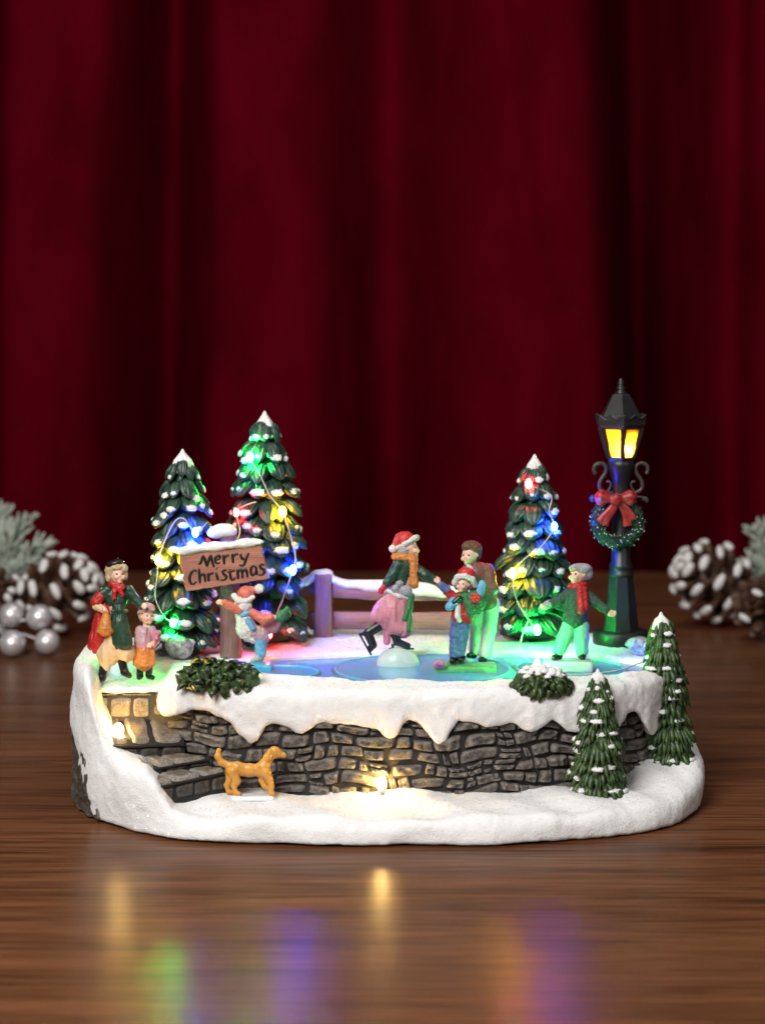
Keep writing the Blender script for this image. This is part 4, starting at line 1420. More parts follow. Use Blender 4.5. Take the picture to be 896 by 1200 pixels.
g.part('beret', [E(135, 660, 0, 11, 10, 4.6, 10), E(131, 661.5, -1, 6.5, 8, 3.6, 25), C(138, 655.5, 0, 1.3, 138.5, 653.8, 0, 1)], M['bootblack'], 1.5, .5)
g.part('scarf', [E(137, 686.5, 0, 10.5, 9, 4.6, -8), C(131, 684, -5, 3.6, 143, 688, -7, 3.8), C(135, 688, -8, 3.6, 134, 701, -9.5, 2.6), C(139, 688, -8, 3.4, 144, 697, -9, 2.4)], M['red'], 1.0, .5, disp=[(.6, .45), (.3, 1.1)])
g.part('coat', [E(136, 700, 2.5, 14.5, 9.8, 12), C(126, 692, 1, 7, 118, 699, 0, 6.4), C(150, 692, 1.5, 6.8, 158, 702, 0, 5.4), C(158, 702, 0, 5.4, 164.5, 708, -2, 4.6), C(138, 706, 2, 10.5, 139, 714, 2, 9.4)], M['green'], 2.2, .5, disp=[(.5, .25), (.2, .8)])
g.part('sleeve', [C(118.5, 698, 0, 6.6, 113, 706.5, -1, 6.2), E(112.5, 706, -1, 6.6, 6, 6)], M['red'], 1.6, .5, disp=[(.7, .5), (.3, 1.2)])
g.part('cuff', [C(113, 711, -2.4, 4.8, 119, 714, -6, 4.2)], M['cream'], 1, .5, disp=[(.3, .8)])
g.part('apron', [C(139, 713, -1, 9, 140, 732, -3, 10), C(140, 730, -4, 10, 146, 753, -5, 10), C(138, 730, -4, 9, 138, 754, -5, 7.5), C(130.5, 716, -8, 1.5, 149, 716, -8, 1.5), E(139, 716, -9.5, 3, 1.6, 2.4)], M['green'], 2.0, .5, disp=[(.9, .4, .15), (.15, .9)])
g.part('cape', [C(121, 712, 4, 7, 112, 753, 5, 8), C(124, 716, 4, 7, 119, 748, 3, 6), C(118, 722, 5, 6, 107, 757, 6, 4.5), C(121, 720, 3, 5, 112, 763, 2, 3.6), C(116, 735, 5, 5, 105.5, 759, 5, 2.6)], M['red'], 2.0, .5, disp=[(1.1, .42, .18), (.25, .8)])
g.part('skirt', [C(134, 742, 2, 10, 128, 768, 1, 12.5), C(140, 745, 2, 9, 146, 766, 2, 11), C(122, 766, 0, 8, 152, 763, 0, 7), C(124, 770, 0, 8, 124, 781, 0, 6)], M['cream'], 3, .55, disp=[(1.0, .32, .25), (.25, .8)])
for (x1, y1, x2, y2, x3, y3) in ((122.5, 778, 119.5, 794, 116, 799.5), (143, 775, 146, 787, 151.5, 793.5)):
    g.part('boot', [C(x1, y1, 0, 5.2, x2, y2, 0, 4.8), C(x2, y2 + 1, 0, 4.6, x3, y3 - 1.8, -7, 3.4)], M['bootblack'], 1.5, .5)
bag = Fig('bag', 'orange bell-shaped bag held by the woman in the red cape', 'bag', D, (124, 743))
bag.part('pouch', [C(124.5, 724, -9, 5.6, 123.5, 737, -9, 9.2), E(123.5, 740, -9, 11, 8.5, 3.4)], M['orange'], 1.5, .5, disp=[(.35, .5)])
bag.part('handle', [C(122.5, 725, -9, 1.3, 121.5, 717, -9, 1.2), C(121.5, 717, -9, 1.2, 126.5, 717, -9, 1.2), C(126.5, 717, -9, 1.2, 126.5, 725, -9, 1.3)], M['orange'], .6, .4)

# --- child in lavender
D = 80.6
g = Fig('person', 'small child in lavender coat and cap with orange skirt', 'person', D, (169, 797))
hd = face(172.5, 723, 0, 8.2, 25)
body = hd[0] + [C(171, 731, 1, 3.4, 171, 738, 1, 4), E(170, 746, 1, 9, 7, 11), C(162, 741, 0, 4, 162, 753, -3, 3), C(162, 753, -3, 3, 171, 757, -8, 2.6), C(179, 741, 0, 4, 184, 752, -3, 3), C(184, 752, -3, 3, 181, 756, -8, 2.6),
    C(166, 758, 1, 5, 164, 786, 0, 3.4), C(174, 758, 1, 5, 175, 786, 0, 3.4)]
body += hand(172, 757, -8.5, 1, -.2, -.3, 7, -1) + hand(182, 756, -8.5, -.7, -.5, -.4, 7, 1)
g.part('body', body, M['skin'], 1.5, .5)
faceparts(g, hd)
g.part('hair', [E(167, 721, 2, 5, 7, 7)], M['hair'], 1, .5, disp=[(.4, .8)])
g.part('cap', [E(172, 713, 1, 10.2, 9.6, 6.6, 4), E(166.5, 716.5, -1, 6, 7, 3, 20), C(164, 717, -6, 1.8, 179, 714.5, -6, 1.8), E(172, 707.5, 0, 3, 3, 1.6)], M['purple'], 1.4, .5)
g.part('coat', [E(170.5, 743, 1, 10.6, 8.5, 9), C(164, 738, 0, 5.2, 161.5, 752, -2, 4.8), C(178, 738, 0, 5.2, 183.5, 750, -2, 4.6), C(170, 744, 1, 9.4, 169.5, 754, 0, 11)], M['purple'], 2, .5, disp=[(.5, .3)])
g.part('coat_trim', [C(158.5, 757.5, -2, 2.7, 169, 759.5, -9, 2.7), C(169, 759.5, -9, 2.7, 181, 757, -3, 2.5), C(158.5, 757.5, -2, 2.4, 162, 756, 8, 2.2), C(171.5, 736, -8, 1.2, 170, 757, -10.5, 1.3)], M['pink'], 1.2, .5)
g.part('skirt', [C(169.5, 758, 0, 10.5, 169, 776, 0, 11), C(160, 764, -3, 4, 160, 777, -3, 4), C(178, 764, -3, 4, 178, 777, -3, 4), E(169, 769, 0, 12.5, 10, 4)], M['orange'], 2, .5, disp=[(.8, .4)])
for (x1, x2) in ((164.5, 163), (175, 179)):
    g.part('boot', [C(x1, 781, 0, 4.2, x1 - .5, 791, 0, 4), C(x1, 792.5, 0, 3.8, x2, 794, -6, 3)], M['bootblack'], 1.3, .5)
fl_ = Fig('bouquet', 'tiny pink bouquet in the hands of the child in lavender', 'flowers', D, (183, 757))
fl_.part('blossom', [E(185, 741.5, -10, 4, 3.5, 3.4), E(181, 742.5, -11, 3.2, 3, 3), E(183, 746, -11, 3.4, 3, 3.6)], M['flower'], .8, .4, disp=[(.5, .8)])
fl_.part('stem', [C(182.5, 747, -11, 1.5, 181, 758, -10.5, 1.1)], M['pink'], .5, .4)

# --- skating child with one leg lifted behind
D = 82.4
g = Fig('person', 'child in santa hat skating with one leg lifted behind, on aqua plinth', 'person', D, (303, 773))
hd = face(283.5, 706, 0, 8.6, -78, .3)
body = hd[0] + [C(286, 713, 0, 4, 287, 719, 0, 5), C(287, 722, 0, 9, 291, 738, 0, 10), C(293, 742, 0, 8, 303, 746, 0, 7), C(304, 748, 0, 5.5, 305, 770, 0, 4.2),
    C(281, 716, -6, 4, 267, 708, -8, 3.2), C(267, 708, -8, 3, 260, 706, -8, 2.6), C(295, 719, -6, 4, 310, 727, -9, 3.4), C(310, 727, -9, 3.2, 318, 724, -9, 2.6),
    C(299, 742, 4, 6, 320, 733, 6, 4.6), C(320, 733, 6, 4.4, 332, 721, 6, 3.4)]
body += hand(260, 706.5, -8, -1, -.2, 0, 7, 1) + hand(317, 724.5, -9, 1, -.25, 0, 7, -1)
g.part('body', body, M['skin'], 1.6, .5)
faceparts(g, hd)
g.part('hair', [E(287.5, 704, 0, 7.5, 9.5, 8), E(285, 707, -4, 6.5, 5.5, 7)], M['greyhair'], 1.2, .5, disp=[(.7, .6), (.3, 1.4)])
g.part('santa_hat', [E(288, 696, 0, 10, 9.6, 8.4, -20), C(290, 693, 0, 7, 299, 691, -2, 3.6)], M['salmon'], 2, .5, disp=[(.4, .5)])
g.part('hat_trim', [C(274.5, 698.5, -1, 3.4, 279, 704, -8.5, 3.3), C(279, 704, -8.5, 3.3, 288, 705, -9.5, 3), C(288, 705, -9.5, 3, 296, 700, -6, 2.8), C(274.5, 698.5, -1, 3.4, 279, 703, 7.5, 3), E(303.5, 690, -3, 5.6, 5.4, 5.6)], M['white'], 1, .5, disp=[(.6, .7)])
g.part('collar', [E(284.5, 713, -1, 10, 9.8, 5.6, 12), E(286, 710, -5, 9, 6, 5)], M['white'], 1.5, .5, disp=[(.8, .6), (.3, 1.5)])
g.part('scarf', [E(286.5, 719.5, -1, 9.2, 9.6, 4, 14), C(284, 721, -9, 3, 295, 716.5, -8, 2.6), C(291, 728, -11, 4, 296, 736, -11, 3.4)], M['sky'], 1, .5, disp=[(.5, .6)])
g.part('coat', [C(285, 721, 0, 9, 289, 735, 0, 11), E(288, 738, 0, 11.5, 10, 9, -25), C(288, 741, 0, 9, 297, 749, 0, 5.5)], M['white'], 2.5, .5, disp=[(.9, .45), (.4, 1.2)])
g.part('skirt', [C(297, 741, 0, 9, 307, 745, 0, 8.5), C(300, 747, 0, 6, 310, 749, 0, 5.5)], M['purple'], 2.5, .5, disp=[(.7, .4)])
g.part('sleeve', [C(281, 716, -6, 5.2, 263, 706.5, -8, 4.6)], M['salmon'], 1.2, .5, disp=[(.4, .6)])
g.part('sleeve', [C(296, 718.5, -7, 5.4, 309, 727, -10, 5.6), C(309, 727, -10, 5.6, 317, 724, -10, 5)], M['salmon'], 1.6, .5, disp=[(.4, .6)])
g.part('legging', [C(303, 741, 4, 7.4, 320, 735, 5, 6.6), C(320, 735, 5, 6.4, 327, 725, 5, 5.4)], M['pink'], 2.5, .5)
g.part('legging', [C(305, 747, 0, 7.4, 305.5, 766, 0, 6.6)], M['sky'], 1, .5)
for q in (((305, 766, 0, 6.2, 304.5, 770, 0, 5.6), (303, 772, -2, 4.2, 296, 774, -4, 2.8), (293, 776.5, -5, 1.1, 312, 776.5, 3, 1.1)),
          ((326, 726, 5, 6.2, 330, 720, 5, 5.4), (330, 721, 5, 4.6, 336.5, 714, 5, 3), (336, 711, 5, 1.2, 341, 719, 5, 1.2))):
    g.part('skate', [C(*a) for a in q], M['greyfelt'] if q[0][0] < 310 else M['scarfgreen'], 1.2, .5)
plinth('plinth', 'aqua block plinth on the ice under the child in santa hat', 304, 788, 15.5, 5.6, 82.0, M['aqua'], 10)

# --- woman skating, pink skirt
D = 83.3
g = Fig('person', 'woman skater in santa hat, orange scarf and long pink skirt gliding to the right', 'person', D, (468, 758))
hd = face(480, 643, 0, 9.4, 72)
body = hd[0] + [C(478, 652, 0, 4.4, 477, 660, 0, 5.5), C(477, 664, 0, 10, 473, 686, 0, 9.5), C(470, 690, 0, 9, 466, 706, 0, 9.5),
    C(468, 666, -6, 3.6, 459, 677, -8, 3.2), C(459, 677, -8, 3.2, 451, 686, -10, 2.8), C(488, 667, -4, 4.4, 500, 675, -6, 3.8), C(500, 675, -6, 3.6, 508, 679, -7, 3),
    C(464, 708, 2, 8, 449, 731, 4, 5.4), C(449, 731, 4, 5.2, 430, 742, 4, 3.8), C(468, 708, -1, 8, 462, 735, -2, 5.6), C(462, 735, -2, 5.2, 461, 752, -2, 3.8)]
body += hand(508, 679, -7, 1, .15, 0, 8, -1, .45)
g.part('body', body, M['skin'], 1.8, .52)
faceparts(g, hd)
g.part('hair', [E(474, 643, 0, 8.6, 10.2, 10, 0), E(470.5, 649, 0, 6, 8.5, 7), E(480, 636.5, -1, 7, 9, 4, 18)], M['greyhair'], 1.4, .5, disp=[(.8, .55), (.3, 1.3)])
g.part('santa_hat', [E(474, 632.5, 0, 11.4, 11, 9.6, 24), C(469, 632, 0, 8, 463, 639, -1, 4.4)], M['santa'], 2.4, .5, disp=[(.5, .4)])
g.part('hat_trim', [C(465, 642, -3, 2.6, 474, 637.5, -9.5, 2.9), C(474, 637.5, -9.5, 2.9, 485.5, 630.5, -7, 3.2), C(485.5, 630.5, -7, 3.2, 488.5, 630, 2, 3.2), C(488, 630, 2, 3.2, 478, 636, 9.5, 2.8), E(460.5, 643, -3, 5, 4.8, 4.8)], M['white'], 1, .5, disp=[(.6, .7)])
g.part('scarf', [E(474, 654, 0, 16, 11.5, 5.6, -6), E(474, 651, -1, 15, 10.5, 4.2, -6), C(484, 656, -8, 5, 485.5, 685, -9, 5.2)], M['orange'], 1.6, .5, disp=[(.7, .5), (.3, 1.3)])
g.part('coat', [C(474, 664, 0, 12, 470, 683, 0, 11.2), C(466, 662, -6, 7, 459, 676, -9, 6), C(459, 676, -9, 6, 453, 683.5, -10, 5.2), C(486, 666, -3, 6.6, 498, 674, -6, 6), C(498, 674, -6, 6, 506, 678, -7, 5.4)], M['green'], 2.4, .52, disp=[(.5, .3), (.2, .9)])
g.part('glove', [C(450, 687.5, -10, 3.8, 447, 692, -10, 3.4)] + hand(448.5, 689, -10, -.45, 1, 0, 9, 1, .35), M['red'], .9, .45)
g.part('muff', [E(475.5, 692.5, -11, 7.6, 5, 7), E(463, 690.5, -11, 5.2, 4.5, 5.4), E(468, 684, -11, 5, 4, 4)], M['greyfelt'], 1.2, .5, disp=[(.5, .6)])
g.part('skirt', [C(465, 696, 0, 12, 461, 716, 1, 16), C(464, 698, 0, 11, 447, 720, 2, 11), C(470, 700, 0, 11.5, 473, 736, -1, 11.5), C(460, 716, 0, 14, 464, 735, 0, 12), C(448, 719, 2, 10.5, 441, 722, 2, 6), C(455, 722, 2, 11, 456, 732, 2, 8), C(443, 722, 2, 6, 462, 737, 0, 6.5), C(450, 714, 2, 11, 464, 732, 0, 10)], M['pink'], 5, .6, disp=[(1.3, .3, .16), (.2, .8)])
g.part('waistband', [C(454.5, 692, -9, 2.6, 468, 699, -13, 2.6), C(468, 699, -13, 2.6, 481, 701, -7, 2.6), C(454.5, 692, -9, 2.4, 455, 690, 6, 2.2), C(481, 701, -7, 2.5, 481, 698, 6, 2.2)], M['white'], 1, .5)
g.part('green_light_strip', [C(482, 699, -10, 2.8, 474, 725, -12, 3.2), C(483, 699, -9, 2.4, 478, 738, -11, 3.0), E(482, 698, -11, 3.6, 3, 3)], M['scarfgreen'], 1.5, .5)  # green light on the skirt's right side, put in as coloured strips
g.part('petticoat', [C(455, 732, 2, 5.6, 453, 752, 2, 4)], M['flower'], 1, .5)
g.part('skate', [C(448, 731, 4, 6.4, 432, 741, 4, 5.6), C(431, 742, 4, 5.6, 437, 756, 4, 4.6), C(437, 755, 4, 4.2, 434, 760, 4, 3.6), C(421, 743, 4, 1.2, 434.5, 767, 4, 1.2), C(424, 743, 4, 1.8, 429, 742, 4, 2.4), C(433, 763, 4, 1.6, 436, 758, 4, 2)], M['bootblack'], 1.3, .5)
g.part('skate', [C(462, 741, -2, 6, 464, 750, -2, 5.6), C(464, 752, -2, 4.8, 478, 756.5, -5, 3.2), C(456, 760.3, -2, 1.1, 484, 760.3, -6, 1.2), C(460, 755, -2, 2, 460, 759, -2, 1.4), C(477, 757, -5, 1.6, 477, 760, -5, 1.2)], M['bootblack'], 1.3, .5)
s = D / FPX
c = W(466.5, 776, D)
v, f = sculpt([Ell(c + [0, 0, -.05], (25 * s, 17 * s, 19.5 * s))], .05, 0)
v[:, 2] = np.maximum(v[:, 2], 5.02)
tag(mesh_obj('snow_mound', displace(v, f, [(.02, 2)]), f, M['paleplinth']), 'white rounded mound under the skates of the woman in pink', 'plinth', 'plinths under the figures')

# --- man in the brown jacket, bending over the boy
D = 83.2
g = Fig('person', 'man in brown jacket and pale trousers standing behind small boy', 'person', D, (562, 774))
hd = face(550.5, 651, 0, 10, -32, .4)
body = hd[0] + [C(554, 661, 2, 5, 557, 669, 3, 6), C(558, 674, 4, 12, 566, 702, 4, 11), C(546, 668, 0, 5, 541, 686, -6, 4), C(541, 686, -6, 4, 545, 698, -14, 3.2), C(572, 668, 2, 5.4, 575, 690, -2, 4.4), C(575, 690, -2, 4.2, 562, 698, -13, 3.4),
    C(559, 712, 3, 8, 556, 764, 2, 4.6), C(573, 712, 3, 8.4, 567, 766, -1, 4.6)]
body += hand(545, 697, -14, .3, 1, -.2, 8, 1) + hand(562, 698, -13, -.8, .5, -.2, 8, -1)
g.part('body', body, M['skin'], 1.8, .55)
faceparts(g, hd)
g.part('hair', [E(553, 642, 1.5, 11.2, 10.6, 8.6, -6), E(559, 649, 3, 5, 8, 8), E(547, 640, -4, 6.6, 6, 5.6, 20)], M['brownhair'], 1.4, .52, disp=[(.7, .5), (.3, 1.3)])
g.part('collar', [C(549, 664, -5, 3.2, 556, 672, -8, 2.6), C(557, 663, -2, 3.2, 557, 673, -8, 2.4)], M['trouser'], 1, .5)
g.part('jacket', [C(559, 672, 4, 14, 569, 704, 3, 13), C(548, 668, 1, 7.4, 541.5, 685, -6, 6.4), C(541.5, 685, -6, 6.2, 543, 693, -11, 5.2), C(571, 668, 2, 8, 576, 690, -2, 7), C(576, 690, -2, 6.8, 567, 697, -10, 5.2), C(566, 690, 1, 12, 572, 707, 1, 11), E(557, 676, -3, 11, 9, 10)], M['brown'], 3, .58, disp=[(.6, .22), (.3, .7)])
g.part('trousers', [C(559, 710, 3, 9.5, 558, 738, 3, 8), C(558, 738, 3, 8, 556.5, 762, 2, 7.2), C(575, 709, 3, 10.5, 572, 738, 2, 9), C(572, 738, 2, 9, 568, 766, -1, 7.6)], M['trouser'], 2.5, .56, disp=[(.5, .25)])
for (x, y, d, x2, y2) in ((555.5, 764, 1, 549, 768.5), (567, 769, -2, 563, 773.5)):
    g.part('shoe', [C(x, y, d, 5, x - 1, y + 3, d, 4.8), C(x - 1, y + 3.4, d, 4.4, x2, y2 - .2, d - 6, 3.2)], M['bootblack'], 1.4, .5)

# --- boy in the red jacket
D = 82.1
g = Fig('person', 'small boy in santa hat, red jacket and jeans with green scarf', 'person', D, (537, 778))
hd = face(542, 685.5, -1, 8.4, -20)
body = hd[0] + [C(542, 693, 1, 3.6, 542, 699, 1, 4.4), C(541, 702, 1, 8.4, 540, 722, 1, 8.6), C(533, 701, -1, 4, 523, 692, -2, 3.4), C(523, 692, -2, 3.2, 514, 683, -3, 2.6), C(550, 703, -2, 4, 560, 694, -3, 3.2), C(531, 704, -4, 3.2, 527, 712, -9, 3), C(527, 712, -9, 2.8, 535, 703, -11, 2.6),
    C(534, 726, 1, 6, 531, 768, 0, 3.6), C(544, 728, 1, 6, 540, 766, 1, 3.6)]
body += hand(514, 683, -3, -.7, -.7, 0, 7.5, 1)
g.part('body', body, M['skin'], 1.5, .5)
faceparts(g, hd)
g.part('hair', [E(544, 684, 3, 8.6, 7.5, 8.6), E(534.5, 686, -1, 2.6, 4, 5.5), E(551.5, 687, 0, 3, 5, 6)], M['brownhair'], 1, .5, disp=[(.4, .8)])
g.part('santa_hat', [E(546, 673, 0, 10, 9.4, 8, -18), E(549, 672, 2, 8, 8, 7)], M['santa'], 2, .5, disp=[(.4, .5)])
g.part('hat_trim', [C(532.5, 683, -3, 3.6, 536, 676, -7.5, 3.4), C(536, 676, -7.5, 3.4, 545, 675, -9, 3.2), C(545, 675, -9, 3.2, 553, 679, -6, 3.4), C(553, 679, -6, 3.4, 555.5, 686, 0, 3.6), C(555, 684, 0, 3.2, 548, 680, 8.5, 3), C(532.5, 682, -3, 3.2, 540, 678, 8.5, 2.8)], M['white'], 1, .48, disp=[(.6, .7)])
g.part('jacket', [C(541, 702, 1, 9.6, 542, 724, 1, 10), E(549, 722, -2, 6, 8.5, 10), E(534, 722, -2, 5, 8, 9), C(533, 701, -1, 5.6, 523.5, 693, -2, 5.2)], M['red'], 2, .5, disp=[(.5, .4), (.25, 1.1)])
g.part('shirt', [C(536.5, 704, -8, 3.2, 536, 722, -9, 3.6), C(536, 722, -9, 3.4, 538, 727, -8, 3)], M['white'], 1, .45)
g.part('cuff', [C(523.5, 692, -2, 5.4, 516.5, 686, -3, 4.8)], M['blue'], 1, .45, disp=[(.3, .8)])
g.part('sleeve', [C(531, 703, -5, 4.4, 526.5, 711, -9, 4.8), C(526.5, 711, -9, 4.8, 533, 706, -11, 4.2)], M['sky'], 1.5, .45, disp=[(.4, .7)])
g.part('glove', hand(533, 705.5, -12, .8, -.6, 0, 9, 1, .4) + [C(532, 706, -12, 3.4, 538, 701, -12, 3.2)], M['bootblack'], 1, .42)
g.part('scarf', [E(546, 699, -1, 11, 8.5, 5.4, -12), C(546, 702, -7, 6, 553, 714, -9, 6.4), C(554, 698, -6, 6, 563, 707, -7, 6), C(552, 713, -9, 5.6, 549.5, 722, -10, 2.6), C(563, 707, -7, 5, 560, 716, -8, 4)], M['scarfgreen'], 2, .5, disp=[(.9, .45), (.4, 1.3)])
g.part('cuff', [C(562, 695, -4, 5.2, 564.5, 686, -4, 5), E(564.5, 684, -4, 4, 4, 4)], M['sky'], 1, .45, disp=[(.4, .7)])
g.part('flower', [E(556.7 + 4 * math.cos(i * 1.047), 701 + 4 * math.sin(i * 1.047), -13, 2.6, 2, 2.6) for i in range(6)] + [E(556.7, 701, -14, 2.6, 2, 2.6)], M['santa'], .4, .4)
g.part('jeans', [C(536, 724, 1, 8, 533, 744, 0, 6.4), C(533, 744, 0, 6.4, 531.5, 770, 0, 5.6), C(544, 726, 1, 8, 542, 746, 1, 6.2), C(542, 746, 1, 6.2, 539, 768, 1, 5.6)], M['blue'], 1.6, .5, disp=[(.6, .4), (.3, 1.0)])
for (x, y, d) in ((530.5, 774, -2), (540, 773, 0)):
    g.part('shoe', [C(x + 1, y - 2, d + 1, 4.6, x - 1, y + .6, d - 5, 3.6)], M['bootblack'], 1.2, .48)
pl = plinth('plinth', 'flat green plinth under the man in brown and the boy in red', 545, 787, 36, 4.4, 82.0, M['greenplinth'], 17)
rose = Fig('flower', 'pink flower lying at the end of the flat green plinth', 'flower', 81.3, (515, 786))
rose.part('petals', [E(515 + 4.4 * math.cos(i * 1.05), 779.5 + 2.4 * math.sin(i * 1.05), -1 + 3 * math.sin(i * 1.05), 3.6, 3, 3) for i in range(6)] + [E(515, 778, -1, 4.5, 4, 4)], M['flower'], .6, .45, disp=[(.6, .6)])

# --- boy with the red scarf, right
D = 82.2
g = Fig('person', 'boy in grey cap, green sweater, red scarf and mint trousers with arms spread', 'person', D, (666, 773))
hd = face(677, 674, 0, 10, -42)
body = hd[0] + [C(678, 684, 1, 4.4, 677, 691, 1, 5.2), C(675, 696, 1, 12, 673, 728, 1, 12), C(664, 696, 0, 5, 653, 704, -2, 4), C(653, 704, -2, 3.8, 640, 709, -4, 3), C(688, 696, 0, 5, 697, 706, -2, 4), C(697, 706, -2, 3.8, 713, 717, -5, 3),
    C(667, 735, 1, 8, 655, 764, 0, 4.4), C(680, 735, 1, 8, 682, 764, 0, 4.4)]
body += hand(641, 709, -4, -1, .35, -.1, 10, -1, .3) + hand(712, 716.5, -5, 1, .45, -.1, 10.5, 1, .3)
g.part('body', body, M['skin'], 1.8, .55)
faceparts(g, hd)
g.part('hair', [E(681.5, 672, 2, 8.6, 10, 9.6), E(675, 666, -2, 9, 9, 5)], M['hair'], 1.3, .5, disp=[(.5, .6), (.25, 1.3)])
g.part('cap', [E(681, 667.5, 1, 12.4, 11.4, 7.4, 4), E(674, 664.5, -2, 8.4, 9, 3.6, 10), E(689, 672, 3, 5.5, 8, 7)], M['greyfelt'], 2, .52, disp=[(.4, .6)])
g.part('sweater', [C(675, 698, 1, 13.4, 673.5, 725, 1, 14.4), C(665, 697, 0, 6.8, 654, 704, -2, 6), C(654, 704, -2, 6, 643.5, 708, -4, 5), C(687, 697, 0, 6.8, 697, 706, -2, 6), C(697, 706, -2, 6, 710, 715, -5, 5), C(662, 729, 0, 3, 685, 729, 0, 3)], M['knit'], 2.6, .55, disp=[(.5, .5), (.35, 1.3)])
g.part('cuff', [C(643, 708, -4, 5.2, 640.5, 709, -4.2, 5)], M['greyfelt'], .6, .45)
g.part('scarf', [E(677, 688.5, 0, 12.5, 10.4, 5.2, -4), E(677, 685, 0, 11, 9.8, 3.6, 4), C(679, 690, -9, 4.6, 680.5, 716, -13.5, 4.6), C(684, 690, -8, 3.6, 686, 712, -12, 3.6)], M['red'], 1.4, .5, disp=[(.6, .45), (.25, 1.3)])
g.part('trousers', [C(667, 734, 1, 10, 661, 748, 0, 8.4), C(661, 748, 0, 8.4, 655, 762, 0, 7.4), C(680, 734, 1, 10, 681, 748, 0, 8.2), C(681, 748, 0, 8.2, 681.5, 763, 0, 7.4)], M['mint'], 2.2, .55, disp=[(.5, .25)])
for (x1, x2) in ((654, 649), (681.5, 682)):
    g.part('shoe', [C(x1, 766, 0, 5.6, x1, 768.5, 0, 5), C(x1, 769, 0, 4.6, x2, 770.5, -6, 3.6)], M['bootblack'], 1.3, .5)
plinth('plinth', 'pale green block plinth under the boy in mint trousers', 665, 787, 29, 6.6, 81.9, M['paleplinth'], 13)

# --- dog
D = 77.0
g = Fig('dog', 'tan dog standing with raised tail in front of stone wall', 'dog', D, (295, 930))
dogp = [E(277, 901, 0, 12, 8, 9), E(292, 902.5, 0, 14, 7.4, 8.2), E(308, 902.5, 0, 9.5, 8, 10), C(308, 900, 0, 8, 314.5, 888, 0, 5.6), C(315, 887, 0, 5.4, 321, 880.5, 0, 5.6), E(322, 881.5, 0, 7, 5.6, 6.2), C(324, 882, 0, 4.6, 331.5, 885, 0, 2.9), E(333, 884.6, 0, 2.2, 2, 1.9),
    C(316, 880, -5, 2.4, 315, 889, -6, 3), C(317.5, 880, 5, 2.4, 316.5, 888, 6, 2.8),
    C(268, 897, 0, 4.4, 260, 894, 0, 3.8), C(260, 894, 0, 3.8, 255.6, 887, 0, 3.8), C(255.6, 887, 0, 3.8, 256.6, 880, 0, 3.2)]
for (dd, leg) in ((-5, [(273, 905, 7), (277.5, 915, 4.6), (274, 921, 3.2), (276.5, 929, 2.7), (280, 930, 2.6)]), (5, [(270, 905, 6.6), (270, 914, 4.6), (266, 920, 3.1), (268, 928, 2.6), (272, 928.6, 2.5)]),
                  (-4.5, [(312, 906, 6), (316, 914, 4), (318, 921, 3), (317.5, 929, 2.6), (320, 930.3, 2.7)]), (4.5, [(309, 906, 5.6), (307, 914, 3.8), (309, 920, 2.8), (314, 924, 2.5), (316, 926, 2.5)])):
    for (a, b) in zip(leg[:-1], leg[1:]):
        dogp.append(C(a[0], a[1], dd, a[2], b[0], b[1], dd, b[2]))
g.part('body', dogp, M['dog'], 3.0, .6, disp=[(.3, .3)])
g.part('eye', [E(325.2, 879.6, -4.4, .8, .8, .8)], M['eye'], 0, .25)
g.part('nose', [E(334.6, 884, 0, 1.1, 1.3, 1)], M['eye'], 0, .3)
s = D / FPX
c = W(297, 934.5, D)
v, f = sculpt([Box(c, (25 * s, 10 * s, 3.4 * s), .1)], .045, 0)
tag(mesh_obj('plinth', displace(v, f, [(.02, 2)]), f, M['clear']), 'low milky clear plinth under the tan dog', 'plinth', 'plinths under the figures')
